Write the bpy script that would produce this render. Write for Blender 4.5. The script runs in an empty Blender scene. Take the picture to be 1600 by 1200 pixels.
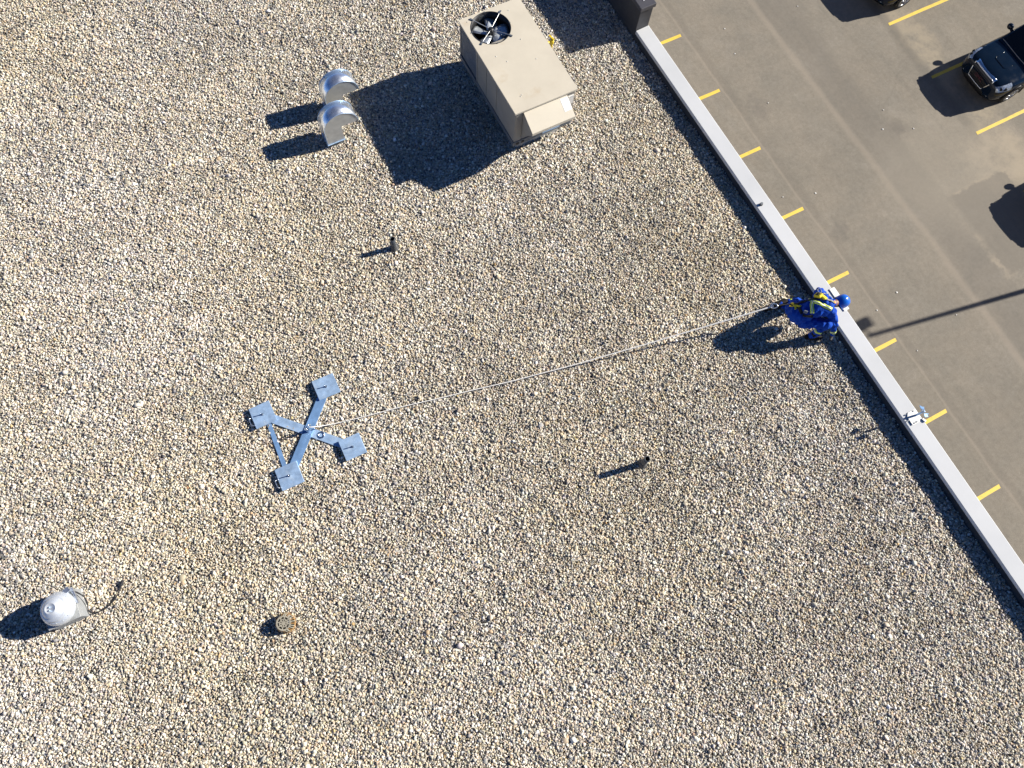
import bpy, bmesh, math, random
import numpy as np
from mathutils import Vector, Matrix
from mathutils.bvhtree import BVHTree

random.seed(7)
RNG = np.random.default_rng(11)
R = math.radians
SC = bpy.context.scene
COL = SC.collection

# ------------------------------------------------------------------ camera
cam_data = bpy.data.cameras.new("camera")
cam = bpy.data.objects.new("camera", cam_data)
COL.objects.link(cam)
right = Vector((0.8844556, -0.4641043, 0.0484296))
up = Vector((0.4304064, 0.8514918, 0.2995197))
back = Vector((-0.1802458, -0.2440676, 0.9528604))
rot = Matrix((right, up, back)).transposed()
cam.matrix_world = Matrix.Translation((0, 0, 12.0)) @ rot.to_4x4()
cam_data.sensor_width = 36.0
cam_data.lens = 25.7734
cam_data.clip_start = 0.1
cam_data.clip_end = 2000.0
SC.camera = cam

# ------------------------------------------------------------------ light
SUN_EL = R(29.3)
SUN_TO = Vector((0.983 * math.cos(SUN_EL), -0.183 * math.cos(SUN_EL), math.sin(SUN_EL))).normalized()
world = bpy.data.worlds.new("World")
SC.world = world
world.use_nodes = True
wn = world.node_tree
wn.nodes.clear()
wo = wn.nodes.new("ShaderNodeOutputWorld")
wb = wn.nodes.new("ShaderNodeBackground")
ws = wn.nodes.new("ShaderNodeTexSky")
ws.sky_type = 'NISHITA'
ws.sun_disc = False
ws.sun_elevation = SUN_EL
ws.sun_rotation = math.atan2(SUN_TO.x, SUN_TO.y)
ws.altitude = 1500
ws.air_density = 0.6
ws.dust_density = 0.0
ws.ozone_density = 9.0
wb.inputs[1].default_value = 0.06
wn.links.new(ws.outputs[0], wb.inputs[0])
wn.links.new(wb.outputs[0], wo.inputs[0])

sun_data = bpy.data.lights.new("sun", 'SUN')
sun_data.energy = 5.0
sun_data.angle = R(0.53)
sun_data.color = (1.0, 0.945, 0.85)
sun = bpy.data.objects.new("sun", sun_data)
COL.objects.link(sun)
sun.rotation_euler = SUN_TO.to_track_quat('Z', 'Y').to_euler()
sun.location = (20, -4, 20)

SC.view_settings.view_transform = 'Standard'
SC.view_settings.look = 'None'
SC.view_settings.exposure = 1.05
SC.view_settings.gamma = 1.0
SC.view_settings.use_curve_mapping = False

LOT = -9.4          # height of the parking lot below the roof gravel


# ------------------------------------------------------------------ materials
def new_mat(name):
    m = bpy.data.materials.new(name)
    m.use_nodes = True
    nt = m.node_tree
    nt.nodes.clear()
    out = nt.nodes.new("ShaderNodeOutputMaterial")
    bs = nt.nodes.new("ShaderNodeBsdfPrincipled")
    nt.links.new(bs.outputs[0], out.inputs[0])
    return m, nt, bs


def nd(nt, typ, **kw):
    n = nt.nodes.new(typ)
    for k, v in kw.items():
        setattr(n, k, v)
    return n


def mth(nt, op, a, b=None, c=None, clamp=False):
    n = nt.nodes.new("ShaderNodeMath")
    n.operation = op
    n.use_clamp = clamp
    for i, v in enumerate((a, b, c)):
        if v is None:
            continue
        if isinstance(v, (int, float)):
            n.inputs[i].default_value = v
        else:
            nt.links.new(v, n.inputs[i])
    return n.outputs[0]


def ramp(nt, fac, stops, interp='LINEAR'):
    n = nt.nodes.new("ShaderNodeValToRGB")
    n.color_ramp.interpolation = interp
    el = n.color_ramp.elements
    while len(el) < len(stops):
        el.new(0.5)
    for e, (p, c) in zip(el, stops):
        e.position = p
        e.color = (c[0], c[1], c[2], 1) if isinstance(c, (tuple, list)) else (c, c, c, 1)
    nt.links.new(fac, n.inputs[0])
    return n.outputs[0]


def mixc(nt, fac, a, b, mode='MIX'):
    n = nt.nodes.new("ShaderNodeMix")
    n.data_type = 'RGBA'
    n.blend_type = mode
    for sock, v in ((n.inputs[0], fac), (n.inputs[6], a), (n.inputs[7], b)):
        if isinstance(v, (int, float)):
            sock.default_value = v
        elif isinstance(v, (tuple, list)):
            sock.default_value = (v[0], v[1], v[2], 1)
        else:
            nt.links.new(v, sock)
    return n.outputs[2]


def noise(nt, vec, scale, detail=4, rough=0.55, dist=0.0):
    n = nt.nodes.new("ShaderNodeTexNoise")
    n.inputs["Scale"].default_value = scale
    n.inputs["Detail"].default_value = detail
    n.inputs["Roughness"].default_value = rough
    n.inputs["Distortion"].default_value = dist
    nt.links.new(vec, n.inputs["Vector"])
    return n.outputs[0]


def bump(nt, bs, h, strength=0.3, dist=0.01):
    b = nt.nodes.new("ShaderNodeBump")
    b.inputs["Strength"].default_value = strength
    b.inputs["Distance"].default_value = dist
    nt.links.new(h, b.inputs["Height"])
    nt.links.new(b.outputs[0], bs.inputs["Normal"])


def objvec(nt):
    return nt.nodes.new("ShaderNodeTexCoord").outputs["Object"]


def posvec(nt):
    return nt.nodes.new("ShaderNodeNewGeometry").outputs["Position"]


def plain(name, color, rough=0.6, metal=0.0, var=0.15, scale=6.0, bmp=0.0, bscale=60.0, coat=0.0, spec=0.5):
    """A base colour with dirt-like variation, roughness variation and optional fine relief."""
    m, nt, bs = new_mat(name)
    v = objvec(nt)
    n1 = noise(nt, v, scale, 5, 0.6)
    dark = tuple(c * (1 - var) for c in color)
    lite = tuple(min(1, c * (1 + var)) for c in color)
    bc = ramp(nt, n1, [(0.3, dark), (0.7, lite)])
    nt.links.new(bc, bs.inputs["Base Color"])
    rr = ramp(nt, noise(nt, v, scale * 2.3, 3), [(0.3, max(0.02, rough - 0.08)), (0.7, min(1, rough + 0.08))])
    nt.links.new(rr, bs.inputs["Roughness"])
    bs.inputs["Metallic"].default_value = metal
    bs.inputs["Specular IOR Level"].default_value = spec
    bs.inputs["Coat Weight"].default_value = coat
    bs.inputs["Coat Roughness"].default_value = 0.05
    if bmp:
        bump(nt, bs, noise(nt, v, bscale, 4), bmp, 0.01)
    return m


M = {}
M['galv'] = plain('galvanised_steel', (0.36, 0.51, 0.71), 0.42, 0.45, 0.26, 7, 0.05, 40)  # zinc tinted blue: the sky's reflection is put into the base colour
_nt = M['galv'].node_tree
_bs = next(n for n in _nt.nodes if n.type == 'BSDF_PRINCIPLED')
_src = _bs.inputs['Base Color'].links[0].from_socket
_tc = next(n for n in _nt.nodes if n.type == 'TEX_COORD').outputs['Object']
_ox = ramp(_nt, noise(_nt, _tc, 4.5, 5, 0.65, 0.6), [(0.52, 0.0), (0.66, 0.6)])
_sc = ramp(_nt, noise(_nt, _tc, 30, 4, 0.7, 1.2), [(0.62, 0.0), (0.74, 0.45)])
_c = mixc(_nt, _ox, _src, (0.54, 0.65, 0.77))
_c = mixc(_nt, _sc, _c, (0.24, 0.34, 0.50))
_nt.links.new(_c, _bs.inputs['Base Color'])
M['galv_bar'] = plain('blue_grey_galvanised_bar', (0.21, 0.37, 0.62), 0.42, 0.45, 0.25, 6, 0.05, 40)  # bluer copy of the zinc, a deeper sky reflection painted in
M['galv_dull'] = plain('dull_galvanised_steel', (0.46, 0.47, 0.46), 0.5, 0.55, 0.15, 7, 0.03, 30)
M['curb_grey'] = plain('grey_fan_curb', (0.26, 0.27, 0.275), 0.6, 0.2, 0.12, 8)
M['sheet'] = plain('bright_sheet_metal', (0.78, 0.83, 0.90), 0.30, 0.92, 0.10, 5, 0.04, 9)
M['spun'] = plain('spun_aluminium', (0.56, 0.59, 0.63), 0.42, 0.5, 0.08, 6, 0.03, 20)
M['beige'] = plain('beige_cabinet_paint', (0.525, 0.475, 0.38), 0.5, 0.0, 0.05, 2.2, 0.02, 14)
M['beige_dark'] = plain('beige_side_paint', (0.27, 0.25, 0.215), 0.5, 0.0, 0.06, 3, 0.02, 14)  # cabinet beige darkened: the shade on its sides is put into the colour
M['beige_top'] = plain('stained_beige_cabinet_top', (0.525, 0.475, 0.38), 0.5, 0.0, 0.05, 2.2, 0.02, 14)
_nt = M['beige_top'].node_tree
_bs = next(n for n in _nt.nodes if n.type == 'BSDF_PRINCIPLED')
_src = _bs.inputs['Base Color'].links[0].from_socket
_tc = next(n for n in _nt.nodes if n.type == 'TEX_COORD').outputs['Object']
_st = ramp(_nt, noise(_nt, _tc, 3.1, 4, 0.6, 0.4), [(0.60, 0.0), (0.78, 0.55)])
_sp = ramp(_nt, noise(_nt, _tc, 26, 4, 0.7), [(0.70, 0.0), (0.80, 0.6)])
_c = mixc(_nt, _st, _src, (0.43, 0.34, 0.22))
_c = mixc(_nt, _sp, _c, (0.36, 0.29, 0.20))
_nt.links.new(_c, _bs.inputs['Base Color'])
M['coil'] = plain('condenser_coil', (0.09, 0.10, 0.11), 0.55, 0.4, 0.2, 30)
M['rail'] = plain('dark_base_rail', (0.14, 0.155, 0.175), 0.5, 0.4, 0.2, 8)
M['black'] = plain('black_metal', (0.018, 0.018, 0.02), 0.5, 0.3, 0.2, 10)
M['blade'] = plain('fan_blade_metal', (0.50, 0.54, 0.58), 0.32, 0.6, 0.08, 5)
M['wire'] = plain('steel_wire', (0.6, 0.6, 0.58), 0.35, 0.7, 0.1, 5)
M['sticker'] = plain('white_sticker', (0.72, 0.72, 0.70), 0.55, 0.0, 0.04, 20)
M['yellow_valve'] = plain('yellow_valve_paint', (0.62, 0.45, 0.02), 0.4, 0.0, 0.1, 20)
M['pipe'] = plain('weathered_black_pipe', (0.06, 0.066, 0.074), 0.42, 0.2, 0.3, 12)
M['boot_flash'] = plain('lead_pipe_boot', (0.075, 0.075, 0.076), 0.6, 0.2, 0.25, 12)
M['drain'] = plain('rust_stained_cream_iron', (0.29, 0.265, 0.205), 0.75, 0.0, 0.35, 12, 0.1, 60)
M['drain_rust'] = plain('rusty_iron', (0.26, 0.15, 0.055), 0.8, 0.0, 0.4, 14, 0.1, 60)
M['cable'] = plain('black_cable_jacket', (0.02, 0.02, 0.022), 0.5)
M['wall'] = plain('charcoal_wall_panel', (0.042, 0.042, 0.046), 0.5, 0.0, 0.12, 3)
M['cap'] = plain('charcoal_cap_flashing', (0.065, 0.063, 0.07), 0.42, 0.0, 0.12, 3)
M['flash'] = plain('dark_roof_flashing', (0.03, 0.032, 0.036), 0.85, 0.0, 0.25, 6, 0.1, 40)
M['facade'] = plain('grey_facade_panel', (0.30, 0.29, 0.28), 0.7, 0.0, 0.08, 1.0)
M['glove'] = plain('dark_glove', (0.03, 0.028, 0.027), 0.8, 0, 0.3, 40)
M['bootm'] = plain('dark_leather_boot', (0.012, 0.010, 0.009), 0.75, 0, 0.4, 25, 0.1, 80, 0, 0.15)
M['sole'] = plain('boot_sole', (0.05, 0.03, 0.024), 0.8, 0, 0.3, 25)
M['skin'] = plain('sun_tanned_skin', (0.17, 0.08, 0.05), 0.55, 0, 0.1, 30)
M['helmet'] = plain('blue_hard_hat', (0.006, 0.105, 0.50), 0.28, 0, 0.06, 8, 0, 0, 0.3)
M['strap_black'] = plain('black_webbing', (0.016, 0.016, 0.018), 0.85, 0, 0.3, 60)
M['strap_grey'] = plain('grey_webbing', (0.20, 0.21, 0.20), 0.8, 0, 0.2, 60)
M['strap_yellow'] = plain('yellow_webbing', (0.72, 0.55, 0.02), 0.75, 0, 0.12, 60)
M['lime'] = plain('lime_reflective_tape', (0.62, 0.76, 0.10), 0.5, 0, 0.1, 60)
M['silver'] = plain('silver_reflective_tape', (0.62, 0.62, 0.58), 0.35, 0.2, 0.1, 60)
M['orange'] = plain('orange_buckle', (0.75, 0.30, 0.02), 0.5, 0, 0.1, 30)
M['steel'] = plain('polished_steel', (0.66, 0.68, 0.70), 0.22, 1.0, 0.08, 20)
M['white_plate'] = plain('white_painted_plate', (0.66, 0.65, 0.62), 0.5, 0, 0.04, 10)
M['rope'] = plain('off_white_rope', (0.70, 0.68, 0.64), 0.8, 0, 0.25, 90, 0.2, 200)
M['carblack'] = plain('black_car_paint', (0.004, 0.010, 0.022), 0.14, 0.0, 0.15, 2, 0, 0, 0.0, 0.3)
M['carglass'] = plain('dark_car_glass', (0.004, 0.005, 0.006), 0.04, 0.0, 0.1, 2, 0, 0, 0.0, 0.5)
M['chrome'] = plain('chrome_trim', (0.75, 0.77, 0.8), 0.1, 1.0, 0.04, 5)
M['lampglass'] = plain('headlight_lens', (0.45, 0.50, 0.56), 0.14, 0.5, 0.5, 16, 0.4, 22, 0.4)
M['tyre'] = plain('tyre_rubber', (0.014, 0.014, 0.015), 0.85, 0, 0.2, 20)
M['rim'] = plain('alloy_rim', (0.55, 0.56, 0.58), 0.3, 0.9, 0.08, 10)
M['grille'] = plain('black_grille', (0.006, 0.006, 0.007), 0.5, 0.2, 0.2, 20)
M['badge'] = plain('red_badge_letters', (0.11, 0.045, 0.055), 0.35, 0.3, 0.06, 20)
M['pole'] = plain('grey_lamp_pole', (0.25, 0.25, 0.25), 0.5, 0.5, 0.08, 5)


def mat_coverall():
    m, nt, bs = new_mat('royal_blue_coverall')
    v = objvec(nt)
    bc = ramp(nt, noise(nt, v, 14, 5, 0.65), [(0.25, (0.0015, 0.028, 0.24)), (0.75, (0.004, 0.070, 0.44))])
    nt.links.new(bc, bs.inputs["Base Color"])
    bs.inputs["Roughness"].default_value = 0.75
    bs.inputs["Specular IOR Level"].default_value = 0.15
    bump(nt, bs, noise(nt, v, 22, 3, 0.5, 1.5), 0.5, 0.02)
    return m


M['coverall'] = mat_coverall()


def mat_coping():
    m, nt, bs = new_mat('light_grey_coping_metal')
    p = posvec(nt)
    n1 = noise(nt, p, 0.8, 4, 0.6)
    n2 = noise(nt, p, 14, 5, 0.7)
    bc = ramp(nt, n1, [(0.3, (0.515, 0.525, 0.53)), (0.7, (0.59, 0.595, 0.60))])
    sp = ramp(nt, n2, [(0.66, 0.0), (0.80, 0.35)])
    bc = mixc(nt, sp, bc, (0.36, 0.34, 0.31))
    nt.links.new(bc, bs.inputs["Base Color"])
    bs.inputs["Roughness"].default_value = 0.7
    bs.inputs["Specular IOR Level"].default_value = 0.2
    bump(nt, bs, noise(nt, p, 1.6, 3), 0.12, 0.02)
    return m


M['coping'] = mat_coping()


def mat_stone():
    m, nt, bs = new_mat('river_stone')
    a = nt.nodes.new("ShaderNodeAttribute")
    a.attribute_type = 'INSTANCER'
    a.attribute_name = 'stone_color'
    v = objvec(nt)
    n = noise(nt, v, 2.0, 4, 0.6)
    mul = ramp(nt, n, [(0.3, 0.8), (0.7, 1.15)])
    bc = mixc(nt, 1.0, a.outputs["Color"], mul, 'MULTIPLY')
    nt.links.new(bc, bs.inputs["Base Color"])
    bs.inputs["Roughness"].default_value = 0.62
    bs.inputs["Specular IOR Level"].default_value = 0.35
    return m


M['stone'] = mat_stone()


def mat_membrane():
    m, nt, bs = new_mat('gravel_bed_membrane')
    p = posvec(nt)
    vo = nd(nt, "ShaderNodeTexVoronoi")
    vo.inputs["Scale"].default_value = 24
    nt.links.new(p, vo.inputs["Vector"])
    bc = ramp(nt, vo.outputs["Color"], [(0.15, (0.11, 0.105, 0.10)), (0.45, (0.30, 0.27, 0.225)), (0.85, (0.44, 0.40, 0.345))])
    nt.links.new(bc, bs.inputs["Base Color"])
    bs.inputs["Roughness"].default_value = 0.9
    b = nt.nodes.new("ShaderNodeMath")
    b.operation = 'MULTIPLY'
    b.inputs[1].default_value = -1
    nt.links.new(vo.outputs["Distance"], b.inputs[0])
    bump(nt, bs, b.outputs[0], 1.0, 0.05)
    return m


M['membrane'] = mat_membrane()


def mat_asphalt():
    m, nt, bs = new_mat('worn_asphalt')
    p = posvec(nt)
    sep = nd(nt, "ShaderNodeSeparateXYZ")
    nt.links.new(p, sep.inputs[0])
    X, Y = sep.outputs[0], sep.outputs[1]
    big = noise(nt, p, 0.16, 5, 0.6)
    mid = noise(nt, p, 0.9, 5, 0.65)
    fine = noise(nt, p, 9.0, 6, 0.75)
    grit = noise(nt, p, 55.0, 3, 0.7)
    # stretched along the driving direction
    mp = nd(nt, "ShaderNodeMapping")
    mp.inputs["Scale"].default_value = (2.2, 0.12, 1)
    nt.links.new(p, mp.inputs[0])
    streak = noise(nt, mp.outputs[0], 1.0, 5, 0.65)
    base = ramp(nt, big, [(0.3, (0.168, 0.148, 0.117)), (0.7, (0.205, 0.182, 0.146))])
    base = mixc(nt, mth(nt, 'MULTIPLY', ramp(nt, streak, [(0.35, 0.0), (0.7, 1.0)]), 0.35), base, (0.235, 0.205, 0.165))
    base = mixc(nt, mth(nt, 'MULTIPLY', ramp(nt, streak, [(0.25, 1.0), (0.45, 0.0)]), 0.35), base, (0.135, 0.125, 0.105))
    base = mixc(nt, ramp(nt, mid, [(0.35, 0.45), (0.62, 0.0)]), base, (0.140, 0.132, 0.112))
    base = mixc(nt, ramp(nt, noise(nt, p, 0.55, 6, 0.7, 0.8), [(0.52, 0.0), (0.70, 0.40)]), base, (0.245, 0.222, 0.185))
    base = mixc(nt, 1.0, base, ramp(nt, fine, [(0.25, 0.82), (0.75, 1.18)]), 'MULTIPLY')
    base = mixc(nt, 1.0, base, ramp(nt, grit, [(0.3, 0.78), (0.7, 1.22)]), 'MULTIPLY')
    wob = mth(nt, 'MULTIPLY', mth(nt, 'SUBTRACT', noise(nt, p, 0.5, 4, 0.6), 0.5), 0.9)
    wob2 = mth(nt, 'MULTIPLY', mth(nt, 'SUBTRACT', noise(nt, p, 2.6, 5, 0.7), 0.5), 1.5)

    def band(axis, centre, half, soft, w):
        d = mth(nt, 'ABSOLUTE', mth(nt, 'SUBTRACT', mth(nt, 'ADD', axis, w), centre))
        mr = nd(nt, "ShaderNodeMapRange")
        mr.interpolation_type = 'SMOOTHSTEP'
        mr.inputs["From Min"].default_value = half + soft
        mr.inputs["From Max"].default_value = half
        nt.links.new(d, mr.inputs["Value"])
        return mr.outputs[0]
    tiny = mth(nt, 'MULTIPLY', wob, 0.25)
    # long pale seam where two paving passes meet, a darker pass beside it
    base = mixc(nt, mth(nt, 'MULTIPLY', band(X, 19.75, 0.35, 0.7, wob), 0.42), base, (0.135, 0.122, 0.104))
    base = mixc(nt, mth(nt, 'MULTIPLY', band(X, 19.0, 0.02, 0.2, tiny), 0.42), base, (0.275, 0.235, 0.185))
    base = mixc(nt, mth(nt, 'MULTIPLY', band(X, 15.87, 0.01, 0.06, tiny), 0.45), base, (0.25, 0.215, 0.17))
    base = mixc(nt, mth(nt, 'MULTIPLY', band(X, 16.05, 0.05, 0.16, tiny), 0.30), base, (0.13, 0.115, 0.095))
    # gutter line along the far stalls with sand washed against it
    sandn = ramp(nt, noise(nt, p, 1.1, 5, 0.7), [(0.40, 0.0), (0.58, 1.0)])
    sand = mth(nt, 'MULTIPLY', band(X, 23.75, 0.15, 0.75, wob2), sandn)
    base = mixc(nt, mth(nt, 'MULTIPLY', sand, 0.65), base, (0.30, 0.255, 0.185))
    base = mixc(nt, mth(nt, 'MULTIPLY', band(X, 23.15, 0.05, 0.3, tiny), 0.5), base, (0.115, 0.105, 0.088))

    def blob(cx, cy, r, soft, w):
        c = nd(nt, "ShaderNodeVectorMath")
        c.operation = 'DISTANCE'
        cb = nd(nt, "ShaderNodeCombineXYZ")
        nt.links.new(X, cb.inputs[0])
        nt.links.new(Y, cb.inputs[1])
        nt.links.new(cb.outputs[0], c.inputs[0])
        c.inputs[1].default_value = (cx, cy, 0)
        d = mth(nt, 'ADD', c.outputs["Value"], w)
        mr = nd(nt, "ShaderNodeMapRange")
        mr.interpolation_type = 'SMOOTHSTEP'
        mr.inputs["From Min"].default_value = r + soft
        mr.inputs["From Max"].default_value = r
        nt.links.new(d, mr.inputs["Value"])
        return mr.outputs[0]
    # dried sandy puddle and the darker repair patch inside it
    base = mixc(nt, mth(nt, 'MULTIPLY', blob(23.3, 5.0, 0.7, 1.2, wob2), ramp(nt, noise(nt, p, 1.7, 6, 0.72), [(0.3, 0.15), (0.62, 0.8)])), base, (0.31, 0.265, 0.20))
    base = mixc(nt, mth(nt, 'MULTIPLY', blob(21.2, 5.6, 1.2, 2.0, wob2), 0.35), base, (0.27, 0.24, 0.19))
    px = band(X, 21.9, 1.1, 0.4, mth(nt, 'MULTIPLY', wob2, 0.55))
    py = band(Y, 3.0, 1.6, 0.18, mth(nt, 'MULTIPLY', wob2, 0.22))
    patch = mth(nt, 'MULTIPLY', px, py)
    base = mixc(nt, mth(nt, 'MULTIPLY', patch, 0.6), base, (0.158, 0.142, 0.118))
    edge = mth(nt, 'MULTIPLY', mth(nt, 'MULTIPLY', patch, mth(nt, 'SUBTRACT', 1.0, patch)), 4.0)
    base = mixc(nt, mth(nt, 'MULTIPLY', mth(nt, 'MULTIPLY', edge, ramp(nt, noise(nt, p, 1.3, 4, 0.6), [(0.4, 0.0), (0.6, 1.0)])), 0.5), base, (0.33, 0.28, 0.21))
    base = mixc(nt, mth(nt, 'MULTIPLY', blob(20.7, 7.66, 0.05, 0.5, mth(nt, 'MULTIPLY', wob2, 0.7)), 0.5), base, (0.10, 0.09, 0.08))
    # oil drips in the stalls
    base = mixc(nt, mth(nt, 'MULTIPLY', blob(16.6, 10.6, 0.1, 0.5, wob2), 0.35), base, (0.11, 0.10, 0.09))
    base = mixc(nt, mth(nt, 'MULTIPLY', blob(16.4, 5.3, 0.1, 0.45, wob2), 0.35), base, (0.11, 0.10, 0.09))
    base = mixc(nt, 1.0, base, (1.0, 0.995, 1.0), "MULTIPLY")
    nt.links.new(base, bs.inputs["Base Color"])
    bs.inputs["Roughness"].default_value = 0.9
    bs.inputs["Specular IOR Level"].default_value = 0.25
    bump(nt, bs, grit, 0.5, 0.01)
    return m


M['asphalt'] = mat_asphalt()


def mat_line():
    m, nt, bs = new_mat('yellow_road_paint')
    p = posvec(nt)
    n = noise(nt, p, 7, 6, 0.75)
    bc = ramp(nt, n, [(0.28, (0.36, 0.26, 0.07)), (0.42, (0.60, 0.42, 0.05)), (0.8, (0.68, 0.49, 0.07))])
    nt.links.new(bc, bs.inputs["Base Color"])
    bs.inputs["Roughness"].default_value = 0.7
    return m


M['line'] = mat_line()


# ------------------------------------------------------------------ mesh helpers
class MB:
    """Collects shapes and links them as ONE mesh object."""

    def __init__(self):
        self.v, self.f, self.s = [], [], []

    def add(self, vs, fs, smooth=False):
        o = len(self.v)
        self.v += [tuple(v) for v in vs]
        self.f += [tuple(i + o for i in f) for f in fs]
        self.s += [smooth] * len(fs)
        return self

    def box(self, x0, x1, y0, y1, z0, z1):
        vs = [(x, y, z) for z in (z0, z1) for y in (y0, y1) for x in (x0, x1)]
        return self.add(vs, [(0, 2, 3, 1), (4, 5, 7, 6), (0, 1, 5, 4), (2, 6, 7, 3), (0, 4, 6, 2), (1, 3, 7, 5)])

    def obox(self, c, sx, sy, sz, ang=0.0, mat=None):
        """box of size sx,sy,sz centred at c, turned ang about z, or by a 3x3 matrix"""
        if mat is None:
            mat = Matrix.Rotation(ang, 3, 'Z')
        c = Vector(c)
        vs = [c + mat @ Vector((x * sx / 2, y * sy / 2, z * sz / 2)) for z in (-1, 1) for y in (-1, 1) for x in (-1, 1)]
        return self.add(vs, [(0, 2, 3, 1), (4, 5, 7, 6), (0, 1, 5, 4), (2, 6, 7, 3), (0, 4, 6, 2), (1, 3, 7, 5)])

    def lathe(self, c, prof, seg=32, smooth=True, mat=None):
        c = Vector(c)
        mat = mat or Matrix.Identity(3)
        vs, fs = [], []
        n = len(prof)
        for k in range(seg):
            a = 2 * math.pi * k / seg
            for r, z in prof:
                vs.append(c + mat @ Vector((r * math.cos(a), r * math.sin(a), z)))
        for k in range(seg):
            k2 = (k + 1) % seg
            for i in range(n - 1):
                fs.append((k * n + i, k2 * n + i, k2 * n + i + 1, k * n + i + 1))
        return self.add(vs, fs, smooth)

    def cyl(self, p0, p1, r0, r1=None, seg=16, smooth=True):
        p0, p1 = Vector(p0), Vector(p1)
        r1 = r0 if r1 is None else r1
        d = (p1 - p0)
        q = d.to_track_quat('Z', 'Y').to_matrix()
        L = d.length
        return self.lathe(p0, [(0.0001, 0), (r0, 0), (r0, 0.0001), (r1, L - 0.0001), (r1, L), (0.0001, L)], seg, smooth, q)

    def tube(self, pts, r, seg=8, closed=False):
        pts = [Vector(p) for p in pts]
        n = len(pts)
        vs, fs = [], []
        prev = None
        for i, p in enumerate(pts):
            if closed:
                t = pts[(i + 1) % n] - pts[i - 1]
            else:
                t = pts[min(i + 1, n - 1)] - pts[max(i - 1, 0)]
            t.normalize()
            if prev is None:
                a = Vector((0, 0, 1)) if abs(t.z) < 0.9 else Vector((1, 0, 0))
                u = t.cross(a).normalized()
            else:
                u = (prev - t * prev.dot(t)).normalized()
            prev = u
            w = t.cross(u)
            rr = r[i] if isinstance(r, (list, tuple)) else r
            for k in range(seg):
                a = 2 * math.pi * k / seg
                vs.append(p + (u * math.cos(a) + w * math.sin(a)) * rr)
        m = n if closed else n - 1
        for i in range(m):
            j = (i + 1) % n
            for k in range(seg):
                k2 = (k + 1) % seg
                fs.append((i * seg + k, i * seg + k2, j * seg + k2, j * seg + k))
        if not closed:
            fs.append(tuple(reversed(range(seg))))
            fs.append(tuple((n - 1) * seg + k for k in range(seg)))
        return self.add(vs, fs, True)

    def prism(self, poly, axis, a0, a1):
        """extrude a 2D polygon along an axis ('x': (y,z), 'y': (x,z), 'z': (x,y))"""
        def P(u, v, w):
            return {'x': (w, u, v), 'y': (u, w, v), 'z': (u, v, w)}[axis]
        n = len(poly)
        vs = [P(u, v, a0) for u, v in poly] + [P(u, v, a1) for u, v in poly]
        fs = [tuple(range(n)), tuple(reversed(range(n, 2 * n)))]
        fs += [(i, i + n, (i + 1) % n + n, (i + 1) % n) for i in range(n)]
        return self.add(vs, fs)

    def grid(self, fn, us, ws, smooth=True):
        vs = [fn(u, w) for u in us for w in ws]
        m = len(ws)
        fs = [(i * m + j, (i + 1) * m + j, (i + 1) * m + j + 1, i * m + j + 1) for i in range(len(us) - 1) for j in range(m - 1)]
        return self.add(vs, fs, smooth)

    def mesh(self, name):
        me = bpy.data.meshes.new(name)
        me.from_pydata(self.v, [], self.f)
        me.polygons.foreach_set("use_smooth", self.s)
        bm = bmesh.new()
        bm.from_mesh(me)
        bmesh.ops.recalc_face_normals(bm, faces=bm.faces)
        bm.to_mesh(me)
        bm.free()
        return me

    def build(self, name, mat, parent=None, bevel=0.0, loc=None):
        me = self.mesh(name)
        me.materials.append(mat)
        o = bpy.data.objects.new(name, me)
        COL.objects.link(o)
        off = None
        if parent is not None:
            o.parent = parent
            w = parent
            off = Vector((0, 0, 0))
            while w is not None:
                off += Vector(w.location)
                w = w.parent
        if loc is not None:
            off = Vector(loc)
            o.location = loc
        if off is not None and off.length > 0:
            me.transform(Matrix.Translation(-off))
        if bevel:
            b = o.modifiers.new('bevel', 'BEVEL')
            b.width = bevel
            b.segments = 2
            b.limit_method = 'ANGLE'
        return o


def tag(o, label=None, cat=None, group=None, kind=None):
    if label:
        o['label'] = label
    if cat:
        o['category'] = cat
    if group:
        o['group'] = group
    if kind:
        o['kind'] = kind
    return o


def thing(name, loc, label, cat, group=None, kind=None):
    o = bpy.data.objects.new(name, None)
    o.empty_display_size = 0.2
    COL.objects.link(o)
    o.location = loc
    return tag(o, label, cat, group, kind)


def copy_tree(o, parent=None):
    c = o.copy()
    COL.objects.link(c)
    c.parent = parent
    for ch in list(o.children):
        copy_tree(ch, c)
    return c


def solid_panel(name, mat, parent, pts, thick=0.004):
    """flat polygon with thickness along its normal"""
    P = [Vector(p) for p in pts]
    nrm = (P[1] - P[0]).cross(P[2] - P[0]).normalized()
    n = len(P)
    mb = MB()
    mb.add(P + [p + nrm * thick for p in P],
           [tuple(reversed(range(n))), tuple(range(n, 2 * n))] + [(i, (i + 1) % n, (i + 1) % n + n, i + n) for i in range(n)])
    return mb.build(name, mat, parent)


# ------------------------------------------------------------------ parking lot
mb = MB()
mb.add([(-400, -400, LOT), (400, -400, LOT), (400, 400, LOT), (-400, 400, LOT)], [(0, 1, 2, 3)])
lot = mb.build('parking_lot', M['asphalt'])
tag(lot, 'worn grey-brown asphalt parking lot below the roof', kind='structure')

PITCH = 2.655


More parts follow.
